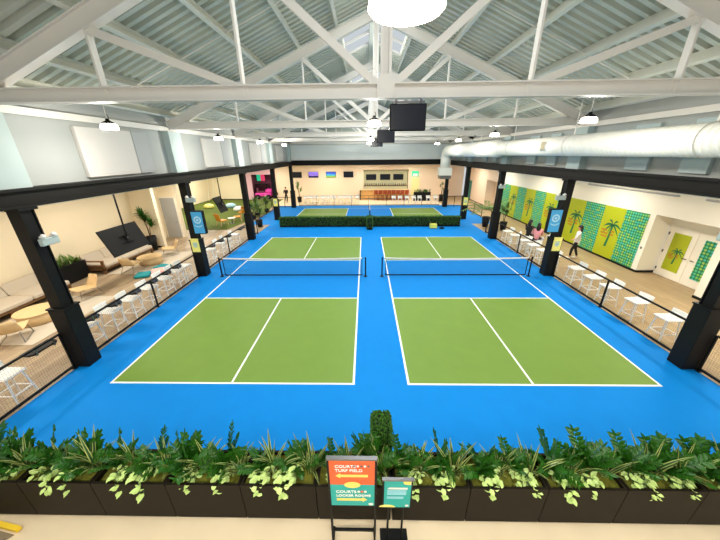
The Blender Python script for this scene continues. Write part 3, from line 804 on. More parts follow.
def planter():
    t = thing('front_planter', '', 'planter', (0, 0, 0), 0, 'dark planter boxes in the front row')
    b = MB(); w = .545
    b.box(-w, w, -.27, -.25, .03, .78); b.box(-w, w, .25, .27, .03, .78); b.box(-w, -w+.02, -.25, .25, .03, .78); b.box(w-.02, w, -.25, .25, .03, .78); b.box(-w+.02, w-.02, -.25, .25, .03, .06)
    b.box(-w+.03, w-.03, -.24, .24, 0, .03)
    for q in ((-w, w, -.27, -.235), (-w, w, .235, .27), (-w, -w+.035, -.235, .235), (w-.035, w, -.235, .235)): b.box(*q, .78, .795)
    b.build('box', 'bronze', t)
    b = MB(); n = 10; vs = []
    for j in range(5):
        for i in range(n+1): vs.append((-w+.02+(2*w-.04)*i/n, -.25+.5*j/4, .7+rng.uniform(-.015, .03)))
    b.add(vs, [(j*(n+1)+i, j*(n+1)+i+1, (j+1)*(n+1)+i+1, (j+1)*(n+1)+i) for j in range(4) for i in range(n)]); b.build('moss_top', 'moss', t)
    return t
pt = planter()
pr = random.Random(11)
for i in range(12):
    x = -6.06+1.102*i+ (0.02 if i > 5 else -.0); y = -2.53
    lab = 'dark bronze planter box in the front row, '+PN[i]
    if i == 0: pt.location = (x, y, 0); pt['label'] = lab
    else: dup(pt, (x, y, 0), label=lab)
    in_ = 'of the front planter '+PN[i]
    for k, (u, v, nm) in enumerate(((-.36, .04, 'left'), (.2, .06, 'right'))):
        put_plant(ZZ[(i+2*k+pr.randrange(2)) % 4], x+u+pr.uniform(-.05, .05), y+v, .7, 'dark green feathery zz plant at the %s %s' % (nm, in_), 'plant', 'zz plants in the front planters', pr.uniform(.78, 1.1))
    for k, (u, v, nm) in enumerate(((-.08, .02, 'left'), (.43, .0, 'right'))):
        put_plant(BL[(i+k+pr.randrange(3)) % 4], x+u+pr.uniform(-.05, .05), y+v, .7, 'pale-edged strap-leaved plant at the %s %s' % (nm, in_), 'plant', 'variegated plants in the front planters', pr.uniform(.85, 1.2))
    for k, (u, v, nm) in enumerate(((-.2, -.08, 'left'), (.2, -.08, 'right'))):
        put_plant(PO[(i+k+pr.randrange(3)) % 4], x+u+pr.uniform(-.08, .08), y+v, .7, 'bright lime pothos at the %s %s' % (nm, in_), 'plant', 'pothos plants in the front planters', pr.uniform(.8, 1.05))

# ------------------------------------------------------------------ sign stands
def flat(b, pts, y, m, th=.003): b.prism(pts, 'y', y-th, y, m); return b
def arrow(b, x0, x1, z, y, m, head, h=.02, hw=.042):
    if head == 'L': pts = [(x1, z-h), (x0+.06, z-h), (x0+.06, z-hw), (x0, z), (x0+.06, z+hw), (x0+.06, z+h), (x1, z+h)]
    else: pts = [(x0, z-h), (x1-.06, z-h), (x1-.06, z-hw), (x1, z), (x1-.06, z+hw), (x1-.06, z+h), (x0, z+h)]
    flat(b, pts, y, m)
t = thing('direction_sign', 'large orange over teal direction sign on a black floor stand', 'sign', (-.55, -3.05, 0))
y = -3.05; x0, x1, zb, zt = -.835, -.265, .86, 1.76
b = MB(); b.box(x0, x1, y-.012, y+.012, zb, zt, 'orange'); bd = b.build('board', None, t)
b = MB(); flat(b, [(x0, zb), (x1, zb), (x1, 1.285), (x0, 1.285)], y-.012, 'teal', .002); b.build('teal_panel', None, bd)
b = MB(); flat(b, [(-.55+.105*math.cos(a), 1.285+.06*math.sin(a)) for a in [i*math.pi/12 for i in range(25)][:24]], y-.014, 'yellow', .002); b.build('sun_emblem', None, bd)
b = MB(); arrow(b, -.76, -.35, 1.46, y-.013, 'yellow', 'L', .022, .046); b.build('arrow', None, bd)
b = MB(); arrow(b, -.76, -.36, .99, y-.015, 'yellow', 'R', .022, .046); b.build('arrow', None, bd)
rx = (R(90), 0, 0)
text('lettering', 'COURTS', .068, (-.765, y-.013, 1.61), rx, 'white', bd)
text('lettering', 'TURF FIELD', .068, (-.765, y-.013, 1.535), rx, 'white', bd)
text('lettering', 'COURTS', .068, (-.765, y-.015, 1.125), rx, 'white', bd)
text('lettering', 'LOCKER ROOMS', .06, (-.765, y-.015, 1.05), rx, 'white', bd)
for k in range(5):
    b = MB(); flat(b, [(-.52+k*.044+.016*math.cos(a), 1.64+.019*math.sin(a)) for a in [i*math.pi/6 for i in range(12)]], y-.013, 'tape' if k % 2 else 'metal', .002); b.build('number_dot', None, bd)
for k in range(3):
    b = MB(); flat(b, [(-.47+k*.044+.018*math.cos(a), 1.152+.022*math.sin(a)) for a in [i*math.pi/6 for i in range(12)]], y-.015, 'orange' if k % 2 else 'tape', .002); b.build('number_dot', None, bd)
b = MB(); flat(b, [(-.31+.032*math.cos(a), .895+.024*math.sin(a)) for a in [i*math.pi/8 for i in range(16)]], y-.015, 'tape', .002); b.build('logo_spot', None, bd)
b = MB(); b.box(x0-.03, x1+.03, y-.03, y+.02, zt, zt+.025); b.build('top_bar', 'metal', t)
for x in (x0-.015, x1+.015):
    b = MB(); b.bar((x, y, 0.02), (x, y, zt), .028, .028); b.build('upright', 'black', t)
    b = MB(); b.bar((x, y-.28, .015), (x, y+.16, .015), .03, .03); b.build('foot', 'black', t)
b = MB(); b.bar((x0, y, .28), (x1, y, .28), .03, .035); b.bar((x0, y, zb-.012), (x1, y, zb-.012), .03, .024); b.build('cross_bar', 'black', t)
t = thing('notice_sign', 'small teal notice sign on a black pedestal stand beside the larger sign', 'sign', (.04, -3.06, 0))
y = -3.02; x0, x1, zb, zt = -.135, .215, .77, 1.33
b = MB(); b.box(x0, x1, y-.01, y+.01, zb, zt); bd = b.build('board', 'teal', t)
b = MB(); flat(b, [(.11, 1.325), (.21, 1.325), (.21, 1.245), (.13, 1.25), (.11, 1.28)], y-.01, 'yellow', .002); b.build('corner_emblem', None, bd)
b = MB(); flat(b, [(-.13, .775)]+[(-.09+.11*math.cos(a), .775+.05*math.sin(a)) for a in [i*math.pi/10 for i in range(11)]], y-.01, 'cardy', .002); b.build('corner_emblem', None, bd)
b = MB(); flat(b, [(.175+.025*math.cos(a), .81+.02*math.sin(a)) for a in [i*math.pi/8 for i in range(16)]], y-.01, 'tape', .002); b.build('logo_spot', None, bd)
b = MB()
flat(b, [(-.095, 1.15), (.17, 1.15), (.17, 1.185), (-.07, 1.185)], y-.01, 'tape', .002)
for z in (1.115, 1.09, 1.065, 1.04): flat(b, [(-.095, z), (.155, z), (.155, z+.012), (-.095, z+.012)], y-.01, 'lblue2', .002)
for z in (.985, .96): flat(b, [(-.095, z), (.11, z), (.13, z+.012), (-.095, z+.012)], y-.01, 'lblue2', .002)
b.build('text_lines', None, bd)
b = MB(); b.box(x0-.03, x1+.03, y-.025, y+.015, zt, zt+.022); b.build('top_bar', 'metal', t)
b = MB(); b.bar((x0-.006, y, zb), (x0-.006, y, zt), .014, .026); b.bar((x1+.006, y, zb), (x1+.006, y, zt), .014, .026); b.bar((x0, y, zb-.01), (x1, y, zb-.01), .026, .02); b.build('frame', 'black', t)
for x in (-.07, .13):
    b = MB(); b.tube([(x, y, .03), (x, y, zb)], .014, 8); b.build('pole', 'black', t)
b = MB(); b.rbox(-.17, .23, -3.26, -2.9, 0, .03, .008); b.build('base_plate', 'black', t)
b = MB(); b.lathe([(.022, 0), (.022, .012), (0, .014)], (.13, -3.1, .03), 10); b.build('base_bolt', 'tape', t)
# yellow edge strip at the bottom left
t = thing('floor_edge_strip', 'yellow safety edge strip on the floor at the bottom left corner', 'strip', (-5.85, -2.96, 0))
b = MB(); b.bar((-6.9, -2.8, .05), (-5.58, -3.0, .05), .06, .06); b.build('yellow_bar', 'safety', t)
b = MB(); b.prism([(-6.9, -3.5), (-5.95, -3.4), (-5.62, -3.05), (-6.9, -2.84)], 'z', 0, .02); b.build('mat', 'darkgrey', t)

# ------------------------------------------------------------------ things on the columns
def wall_light(x, y, z, rz, label):
    t = thing('emergency_light', label, 'light', (x, y, z), rz, 'emergency lights on the columns')
    b = MB(); b.rbox(-.2, .2, -.12, -.02, -.09, .08, .015); b.build('case', 'pilaster', t, world=False)
    b = MB(); b.box(-.1, .1, -.02, .0, -.06, .06); b.build('mount', 'metal', t, world=False)
    for s in (-1, 1):
        b = MB(); b.tube([(s*.12, -.07, .08), (s*.12, -.07, .1), (s*.12, -.12, .14)], [.018, .018, .055], 12); b.lathe([(.055, 0), (.05, .03), (0, .03)], (s*.12, -.07, .1), 12); b.build('lamp_head', 'white', t, True, world=False)
wall_light(-7.81, .88, 3.42, R(90), 'pale emergency light with two heads on the nearest left column')
wall_light(-7.7, 6.74, 3.5, 0, 'pale emergency light with two heads on the second left column, above the blue sign')
wall_light(7.6, 6.74, 3.5, 0, 'pale emergency light with two heads on the second right column, above the blue sign')
wall_light(7.96, 12.86, 3.3, 0, 'pale emergency light with two heads on the third right column')
wall_light(7.81, .9, 3.4, R(-90), 'pale emergency light with two heads on the nearest right column')
for sx, nm in ((-1, 'left'), (1, 'right')):
    t = thing('column_sign', 'light blue court sign on a black box on the second %s column' % nm, 'sign', (sx*7.53, 6.8, 2.1), 0, 'blue court signs')
    xa, xb = sorted((sx*7.76, sx*7.31)); c = (xa+xb)/2
    MB().rbox(xa-.015, xb+.015, 6.56, 6.76, 2.06, 3.06, .01).build('sign_box', 'black', t)
    b = MB(); b.box(xa, xb, 6.545, 6.56, 2.1, 3.02); f = b.build('sign_face', 'lblue', t)
    b = MB(); n = 24
    for r0, r1, zc in ((.1, .16, 2.68), (0, .055, 2.68)):
        vs = []
        for k in range(n): a = 2*math.pi*k/n; vs += [(c+r0*math.cos(a), 6.543, zc+r0*math.sin(a)), (c+r1*math.cos(a), 6.543, zc+r1*math.sin(a))]
        b.add(vs, [(2*k, 2*k+1, (2*k+3) % (2*n), (2*k+2) % (2*n)) for k in range(n)])
    pts = [(c-.17+.34*k/10, 2.37+.07*((2*k/10-1)**2)) for k in range(11)]
    b.add([(x, 6.543, z+d) for x, z in pts for d in (0, .04)], [(2*k, 2*k+1, 2*k+3, 2*k+2) for k in range(10)])
    b.build('emblem', 'lblue2', f)
    for i, y, cn in ((1, YC[1]-.2, 'second'), (3, YC[3]-.2, 'fourth')):
        xa, xb = sorted((sx*8.14, sx*7.79))
        t = thing('rules_card', 'yellow card fixed to the base of the %s %s column' % (cn, nm), 'card', (sx*7.96, y-.02, 1.2), 0, 'yellow cards on the column bases')
        MB().box(xa, xb, y-.018, y, 1.2, 1.82).build('card', 'cardy', t)
        b = MB(); c = (xa+xb)/2
        for k, (w_, z) in enumerate(((.1, 1.6), (.08, 1.54), (.1, 1.48), (.06, 1.42))): b.box(c-w_, c+w_, y-.021, y-.018, z, z+.03)
        b.build('printed_lines', 'lblue', t)
# ------------------------------------------------------------------ left lounge
def sofa(label, y0, y1, group='long low sofas by the left wall', arm=(True, True)):
    t = thing('lounge_sofa', label, 'sofa', (-13.4, (y0+y1)/2, 0), 0, group)
    b = MB(); x0, x1 = -14.02, -12.75
    b.box(x0+.05, x1, y0, y1, .2, .27)
    for y in (y0+.06, (y0+y1)/2, y1-.06):
        for x in (x0+.1, x1-.06): b.box(x-.045, x+.045, y-.045, y+.045, 0, .2)
    b.build('frame', 'woodd', t)
    for k, y in enumerate((y0, y1)):
        if arm[k]:
            b = MB(); s = 1 if k == 0 else -1
            b.box(x1-.09, x1, y, y+s*.09, .2, .62); b.box(x0+.05, x0+.14, y, y+s*.09, .2, .62); b.box(x0+.05, x1, y, y+s*.12, .62, .66); b.box(x0+.14, x1-.09, y, y+s*.05, .36, .46); b.build('arm', 'woodd', t)
    n = max(2, round((y1-y0)/1.3)); a0, a1 = y0+(.13 if arm[0] else 0), y1-(.13 if arm[1] else 0); w_ = (a1-a0)/n
    for k in range(n):
        MB().rbox(x0+.3, x1+.02, a0+k*w_+.01, a0+(k+1)*w_-.01, .27, .46, .05).build('seat_cushion', 'fabric', t)
        b = MB(); b.prism([(-13.98, .46), (-13.68, .46), (-13.84, .84), (-13.99, .84)], 'y', a0+k*w_+.02, a0+(k+1)*w_-.02); b.build('back_cushion', 'fabric', t)
sofa('long low beige sofa by the left wall, nearest the camera', .9, 5.3, arm=(True, False))
sofa('long beige sofa with timber arm below the hanging screen', 6.95, 10.3, arm=(True, False))
def rtable(x, y, label, r=.56):
    t = thing('coffee_table', label, 'table', (x, y, 0), 0, 'round oak coffee tables')
    b = MB(); b.lathe([(r-.02, .36), (r, .37), (r, .4), (r-.01, .41)], (x, y, 0), 32); b.build('top', 'wood', t)
    b = MB(); b.lathe([(r-.05, .02), (r-.04, .36)], (x, y, 0), 32); b.build('drum_base', 'wood', t, True)
    b = MB(); b.lathe([(r-.1, 0), (r-.1, .02)], (x, y, 0), 24); b.build('plinth', 'black', t)
for nm, y0, y1, y in (('nearest the camera', 1.5, 4.7, 2.9), ('below the hanging screen', 7.0, 10.4, 8.45)):
    b = MB(); b.rbox(-12.7, -10.35, y0, y1, 0, .012, .004); tag(b.build('area_rug', 'rug'), 'pale grey rug on the left lounge floor, '+nm, 'rug', 'lounge rugs')
    rtable(-11.6, y, 'round oak drum coffee table on the pale rug, '+nm)
def lounge_chair():
    t = thing('lounge_chair', '', 'chair', (0, 0, 0), 0)
    n = 10; sec = [(.42, .37), (.36, .385), (.1, .35), (-.18, .33), (-.3, .42), (-.4, .62), (-.44, .78)]
    b = MB(); m = len(sec)
    for k in range(n+1):
        u = 2*k/n-1
        for i, (x, z) in enumerate(sec):
            wd = (.32, .33, .33, .32, .31, .3, .24)[i]; b.v.append((x+(.1*u*u if i > 3 else 0), u*wd, z+(.03*u*u)))
    for k in range(n):
        for i in range(m-1): b.f.append((k*m+i, k*m+i+1, (k+1)*m+i+1, (k+1)*m+i)); b.m.append(b.mi(None))
    o = b.build('shell', 'wood', t, True); md = o.modifiers.new('thickness', 'SOLIDIFY'); md.thickness = .025
    for sy in (-1, 1):
        b = MB(); b.tube([(.33, sy*.24, .35), (.42, sy*.3, .012), (-.36, sy*.3, .012), (-.22, sy*.24, .33)], .011, 6); b.build('leg', 'metal', t)
    b = MB(); b.tube([(.2, -.26, .34), (.2, .26, .34)], .01, 6); b.build('cross_rod', 'metal', t)
    return t
lc = lounge_chair()
for i, (x, y, rz, n) in enumerate(((-11.15, 1.75, 125, 'nearest the camera, in front of the nearest round table'), (-11.55, 4.75, 250, 'behind the nearest left column, beyond the first round table'),
                                   (-11.75, 7.35, 90, 'in front of the second round table'), (-11.45, 9.95, 215, 'beyond the second round table'))):
    lab = 'curved oak lounge chair '+n
    if i == 0: lc.location = (x, y, 0); lc.rotation_euler.z = R(rz); lc['label'] = lab; lc['group'] = 'oak lounge chairs'
    else: dup(lc, (x, y, 0), R(rz), lab, 'oak lounge chairs')
for i, (x, y, rz, m, n, h) in enumerate(((-10.8, 6.75, 20, 'tealb', 'teal floor cushion, nearer of the two behind the left stools', .14), (-10.55, 7.75, -10, 'tealb', 'teal floor cushion, farther of the two behind the left stools', .14), (-10.35, 7.2, 35, 'pinkb', 'pale pink floor cushion between the two teal ones', .16))):
    b = MB(); b.rbox(-.3, .3, -.3, .3, 0, h, .045); o = b.build('floor_cushion', m); o.location = (x, y, 0.0); o.rotation_euler.z = R(rz); tag(o, n, 'cushion', 'floor cushions')
def foliage_box(t, x0, x1, y0, y1, z, n, ln, m, r):
    b = MB()
    for k in range(n):
        x, y = r.uniform(x0, x1), r.uniform(y0, y1); az = r.uniform(0, 6.28)
        strap(b, (x, y, z), az, ln*r.uniform(.6, 1.1), .1*r.uniform(.7, 1.2), r.uniform(.1, .8), r.uniform(.3, 1.2), m)
    b.build('foliage', None, t)
t = thing('trough_planter', 'black trough planter with leafy plants by the left wall between the sofas', 'planter', (-13.75, 6.15, 0))
b = MB(); b.box(-14.05, -13.4, 5.5, 6.85, 0, .76); b.box(-14.07, -13.38, 5.48, 6.87, .76, .8); b.build('box', 'black', t)
foliage_box(t, -13.95, -13.5, 5.6, 6.75, .8, 70, .45, 'palmleaf', rng)
def tree(label, x, y, pot_h, pot_r, h, n, ln, m='palmleaf', group=None, lean=0., wide=.1):
    t = thing('potted_plant', label, 'plant', (x, y, 0), 0, group)
    b = MB(); b.lathe([(pot_r*.75, 0), (pot_r, pot_h), (pot_r*.9, pot_h), (pot_r*.88, pot_h-.05)], (x, y, 0), 20); b.build('pot', 'black', t, True)
    b = MB(); b.lathe([(0, pot_h-.05), (pot_r*.88, pot_h-.05)], (x, y, 0), 16); b.build('soil', 'soil', t)
    b = MB()
    tops = []
    for k in range(3):
        a = 2.1*k+.4; tp_ = Vector((x+.16*math.cos(a)*h*.5, y+.16*math.sin(a)*h*.5, pot_h+(h-pot_h)*(.5+.17*k))); tops.append(tp_)
        b.tube([(x+.03*math.cos(a), y+.03*math.sin(a), pot_h-.05), (x+.06*math.cos(a), y+.06*math.sin(a), pot_h+(h-pot_h)*.25), tp_], [.022, .018, .01], 6)
    b.build('trunk', 'trunk', t)
    b = MB()
    for k in range(n):
        c = tops[k % 3]+Vector((rng.uniform(-.06, .06), rng.uniform(-.06, .06), rng.uniform(-.35, .05)*(h-pot_h)*.5))
        strap(b, c, rng.uniform(0, 6.28), ln*rng.uniform(.6, 1.1), wide*rng.uniform(.7, 1.2), rng.uniform(.1, 1.2), rng.uniform(.4, 1.6), m)
    b.build('foliage', None, t)
    return t
tree('tall leafy plant in a black pot by the end of the left sofa', -13.05, 10.75, .85, .27, 2.5, 210, .45, 'zz', wide=.11)
# hanging screens seen from behind, tilted to their viewers
def pole_screen(label, x, y, z, w_, pole_top, tilt=.38, h=1.2, th=.07):
    t = thing('hanging_screen', label, 'screen', (x, y, z), 0, 'screens hung on ceiling poles')
    def S(u, v, d): c, s = math.cos(tilt), math.sin(tilt); return (x-v*s+d*c, y+u, z+v*c+d*s)
    b = MB(); vs = [S(u, v, d) for d in (0, th) for v in (-h/2, h/2) for u in (-w_/2, w_/2)]
    b.add(vs, [(0, 2, 3, 1), (4, 5, 7, 6), (0, 1, 5, 4), (2, 6, 7, 3), (0, 4, 6, 2), (1, 3, 7, 5)]); bk = b.build('back_casing', 'dark', t)
    b = MB(); vs = [S(u, v, -.004) for v in (-h/2+.03, h/2-.03) for u in (-w_/2+.03, w_/2-.03)]; b.add(vs, [(0, 1, 3, 2)]); b.build('screen', 'navy', t)
    b = MB(); b.bar(S(-.3, .12, th+.02), S(.3, .12, th+.02), .05, .04); b.bar(S(-.3, -.18, th+.02), S(.3, -.18, th+.02), .05, .04); b.bar(S(0, .15, th+.02), S(0, -.2, th+.06), .1, .05); b.build('wall_bracket', 'black', t)
    b = MB(); q = S(0, 0, th+.08); b.tube([(q[0], q[1], q[2]), (q[0], q[1], pole_top)], .035, 10); b.lathe([(.1, 0), (.1, .02)], (q[0], q[1], pole_top-.02), 12); b.build('pole', 'black', t)
    b = MB(); b.ball((q[0]+.02, q[1], q[2]+.02), .035, m=None); b.build('joint', 'metal', t)
pole_screen('large dark hanging screen seen from behind, above the left sofa', -11.3, 6.95, 1.76, 2.1, 4.15)
pole_screen('dark hanging screen on a pole over the green turf', -11.45, 16.5, 1.75, 1.15, 4.15, h=1.2)
# white door in the left recess
f = tag(MB().box(-14.05, -12.95, 13.62, 13.7, 0, 2.75).build('door_1', 'creamw'), kind='structure')
b = MB(); b.box(-13.98, -13.05, 13.6, 13.62, .02, 2.65); b.build('door_panel', 'panelb', f)
b = MB(); b.tube([(-13.15, 13.6, 1.05), (-13.15, 13.55, 1.05), (-13.28, 13.55, 1.05)], .014, 6); b.build('door_handle', 'metal', f)
# ------------------------------------------------------------------ turf corner
def easy_chair(label, x, y, rz, m='orangew'):
    t = thing('patio_chair', label, 'chair', (x, y, .025), R(rz), 'orange patio chairs')
    b = MB(); b.rbox(-.3, .3, -.3, .3, .34, .42, .02); b.build('seat', m, t, world=False)
    b = MB(); b.prism([(-.3, .4), (-.24, .4), (-.42, .98), (-.48, .98)], 'y', -.3, .3); b.build('backrest', m, t, world=False)
    for sx in (-1, 1):
        for sy in (-1, 1):
            b = MB(); b.bar((sx*.33, sy*.29, 0), (sx*.25, sy*.26, .35), .045, .045); b.build('leg', 'wood', t, world=False)
easy_chair('orange chair on the turf, nearer of the pair', -11.85, 17.1, 60)
easy_chair('orange chair on the turf, farther one leaning back', -11.25, 18.6, 200)
t = thing('patio_table', 'small white round table between the orange chairs', 'table', (-11.35, 17.75, .025))
b = MB(); b.lathe([(.3, .42), (.31, .44), (.3, .46)], (-11.35, 17.75, .025), 20); b.build('top', 'white', t)
b = MB(); b.tube([(-11.35, 17.75, .02), (-11.35, 17.75, .45)], .03, 8); b.lathe([(.2, 0), (.2, .02)], (-11.35, 17.75, .025), 16); b.build('pedestal', 'metal', t)
for i, (x, y, m, n) in enumerate(((-17.1, 25.2, 'cardy', 'pale yellow bean bag lying on the turf'), (-14.9, 25.6, 'lblue2', 'pale blue bean bag lying on the turf'), (-13.2, 23.6, 'white', 'white bean bag on the turf near the pink wall'))):
    b = MB(); b.lathe([(.35, 0), (.55, .1), (.5, .28), (.25, .42), (0, .45)], (x, y, .025), 16); o = b.build('bean_bag', m, None, True); tag(o, n, 'bean bag', 'bean bags on the turf')
t = thing('wall_ladder', 'pale timber ladder leaning on the turf back wall', 'ladder', (-20.0+.9, 31.1, .025))
b = MB(); b.bar((-21.0+1.15, 30.6, .03), (-19.85, 31.3, 3.2), .06, .05); b.build('stile', 'creamw', t)
b = MB(); b.bar((-19.2, 30.6, .03), (-19.2, 31.3, 3.2), .06, .05); b.build('stile', 'creamw', t)
for k in range(8):
    u = .1+k*.11; b = MB(); b.bar((-19.85, 30.6+.7*u, .03+3.17*u), (-19.2, 30.6+.7*u, .03+3.17*u), .04, .04); b.build('rung', 'creamw', t)
bush = [(-9.35, 16.6, .55, 1.9, 'palm-like plant in a black pot by the third left column'), (-10.25, 19.6, .3, 1.3, 'leafy green plant at the turf edge, nearest'), (-10.5, 21.2, .3, 1.6, 'leafy green plant at the turf edge, middle'), (-10.15, 22.9, .3, 1.4, 'leafy green plant at the turf edge, farthest')]
for x, y, ph, h, n in bush: tree(n, x+.7 if ph > .5 else x, y, ph, .24, h, 120, .62, 'palmleaf', 'plants beside the turf')
for i, (x, y) in enumerate(((-11.6, 20.6), (-11.8, 22.6))): easy_chair('orange chair among the plants at the turf edge, %s one' % ('nearer', 'farther')[i], x, y, 140+60*i)
# pink alcove: small buggy and screen
t = thing('pink_buggy', 'pink open buggy with a black roof in the pink-lit alcove', 'buggy', (-13.3, 31.9, 0))
b = MB(); b.rbox(-14.3, -12.3, 31.4, 32.6, .35, .8, .1); b.rbox(-13.0, -12.2, 31.42, 32.58, .75, 1.25, .12); b.build('body', 'pink', t)
b = MB(); b.rbox(-14.2, -12.6, 31.4, 32.6, 1.75, 1.85, .04); b.build('roof', 'black', t)
for x in (-14.1, -12.75):
    for y in (31.5, 32.5):
        b = MB(); b.bar((x, y, .75), (x, y, 1.78), .05, .05); b.build('roof_post', 'black', t)
for x in (-13.95, -12.6):
    for y in (31.42, 32.55):
        b = MB(); b.tube([(x, y-.09, .3), (x, y+.09, .3)], .3, 18); w_ = b.build('wheel', 'black', t); b = MB(); b.tube([(x, y-.1, .3), (x, y+.1, .3)], .12, 12); b.build('hub_cap', 'metal', w_)
b = MB(); b.rbox(-13.9, -13.1, 31.5, 32.5, .8, .98, .05); b.rbox(-14.1, -13.9, 31.5, 32.5, .8, 1.4, .05); b.build('bench_seat', 'darkred', t)
t = thing('alcove_screen', 'lit green and pink screen in the dark alcove', 'screen', (-14.0, 33.1, 2.5))
MB().box(-14.45, -13.35, 33.12, 33.2, 2.1, 2.95).build('casing', 'black', t)
b = MB(); b.box(-14.42, -13.92, 33.11, 33.12, 2.13, 2.92); b.build('green_half', 'green_exit', t)
b = MB(); b.box(-13.9, -13.38, 33.11, 33.12, 2.13, 2.92); b.build('pink_half', 'pinklit', t)
# ------------------------------------------------------------------ back bar
def wall_tv(label, x, z, y, w_, m, group):
    t = thing('wall_tv', label, 'tv', (x, y, z), 0, group)
    MB().rbox(x-w_/2, x+w_/2, y-.09, y-.03, z-.34, z+.34, .01).build('casing', 'black', t)
    MB().box(x-w_/2+.025, x+w_/2-.025, y-.094, y-.09, z-.315, z+.315).build('screen', m, t)
    MB().box(x-.2, x+.2, y-.03, y, z-.15, z+.15).build('wall_mount', 'metal', t)
for i, (x, m, n) in enumerate(((-8.8, 'navy', 'switched-off screen on the back wall at far left, behind the corner column'), (-6.75, 'scr_purple', 'lit purple screen on the back wall'),
                               (-4.6, 'scr_rainbow', 'lit blue and yellow screen on the back wall'), (-2.45, 'navy', 'switched-off screen on the back wall just left of the bar'))):
    wall_tv(n, x, 2.93, 31.5, 1.2, m, 'screens on the back wall')
for i, x in enumerate((.35, 2.1, 3.75)): wall_tv('dark screen above the back bar, %s' % ('leftmost', 'middle', 'rightmost')[i], x, 2.55, 32.3, 1.25, 'navy', 'screens above the bar')
t = thing('bar_counter', 'long timber bar counter along the back wall', 'bar', (1.95, 30.7, 0))
b = MB(); b.box(-.95, 4.8, 30.4, 31.0, 0, 1.16); b.build('front', 'barwood', t)
MB().rbox(-1.05, 4.9, 30.3, 31.1, 1.16, 1.22, .015).build('top', 'wood', t)
MB().box(-1.06, -.95, 30.32, 31.08, 0, 1.16).build('end_panel', 'black', t)
MB().box(-.9, 4.75, 30.36, 30.4, .15, .2).build('foot_rail', 'metal', t)
t = thing('back_bar_shelf', 'sage back bar shelf behind the counter, below the screens', 'shelf', (2.15, 32.1, 0))
MB().box(-.55, 4.85, 31.85, 32.28, 0, 1.5).build('cabinet', 'niche', t)
MB().box(-.58, 4.88, 31.8, 32.28, 1.5, 1.55).build('top', 'woodd', t)
br = random.Random(5)
bot = None
for k in range(22):
    x = -.4+k*.24+br.uniform(-.04, .04)
    if bot is None:
        bb = MB(); bb.lathe([(.038, 0), (.04, .02), (.04, .19), (.014, .25), (.014, .3), (0, .3)], n=10); bot = bb.build('bottle', 'darkglass', None, True); o = bot
    else: o = bot.copy(); COL.objects.link(o)
    o.location = (x, 32.0, 1.55); tag(o, 'dark bottle standing on the back bar shelf', 'bottle', 'bottles on the back bar shelf')
def bar_chair():
    t = thing('bar_chair', '', 'stool', (0, 0, 0), 0)
    MB().rbox(-.22, .22, -.2, .2, .72, .8, .03).build('seat', 'redwood', t)
    b = MB(); b.rbox(-.22, .22, -.26, -.2, .82, 1.22, .02); b.bar((-.15, -.2, .76), (-.15, -.23, .9), .03, .03); b.bar((.15, -.2, .76), (.15, -.23, .9), .03, .03); b.build('backrest', 'redwood', t)
    for sx in (-1, 1):
        for sy in (-1, 1): MB().bar((sx*.21, sy*.2, 0), (sx*.17, sy*.16, .73), .03, .03).build('leg', 'redwood', t)
    b = MB()
    for s in (-1, 1): b.bar((-.2, s*.18, .28), (.2, s*.18, .28), .025, .025); b.bar((s*.195, -.18, .28), (s*.195, .18, .28), .025, .025)
    b.build('footrest', 'metal', t)
    return t
bc = bar_chair()
for i, x in enumerate((.9, 1.43, 1.97, 2.48, 3.0, 3.53, 4.03, 4.58)):
    lab = 'red-brown bar stool at the back bar, %s from the left' % ORD[i]
    if i == 0: bc.location = (x, 30.02, 0); bc['label'] = lab; bc['group'] = 'bar stools at the back bar'
    else: dup(bc, (x, 30.02, 0), None, lab, 'bar stools at the back bar')
t = thing('exit_sign', 'lit green exit sign high on the back wall right of the bar', 'sign', (5.7, 31.45, 2.95))
MB().rbox(5.3, 6.1, 31.4, 31.5, 2.65, 3.25, .01).build('case', 'green_exit', t)
b = MB(); b.box(5.42, 5.98, 31.39, 31.4, 2.7, 2.98); b.build('pictogram', 'white', t)
f = tag(MB().box(5.25, 6.35, 31.46, 31.5, 0, 2.55).build('door_2', 'cream'), kind='structure'); MB().box(5.3, 6.3, 31.44, 31.46, .02, 2.5).build('door_panel', 'cardyd', f)
for i, (x, w_) in enumerate(((5.85, .95), (6.85, .95), )):
    t = thing('herb_trough', 'black trough of small plants right of the bar, %s one' % ('left', 'right')[i], 'planter', (x, 29.6, 0), 0, 'black troughs beside the bar')
    MB().box(x-w_/2, x+w_/2, 29.4, 29.8, 0, 1.0).build('box', 'black', t)
    b = MB()
    for k in range(50): strap(b, (x+rng.uniform(-.45, .45), 29.6+rng.uniform(-.15, .15), 1.0), rng.uniform(0, 6.3), rng.uniform(.25, .5), .07, rng.uniform(0, .5), .4, 'zz')
    b.build('foliage', None, t)
tree('slim dark plant in a black pot below the air duct outlet', 8.55, 29.2, .75, .3, 2.3, 36, .45, 'zz')
tree('tall leafy plant at the left end of the back wall', -8.15, 29.0, .6, .28, 2.3, 60, .6, 'palmleaf')
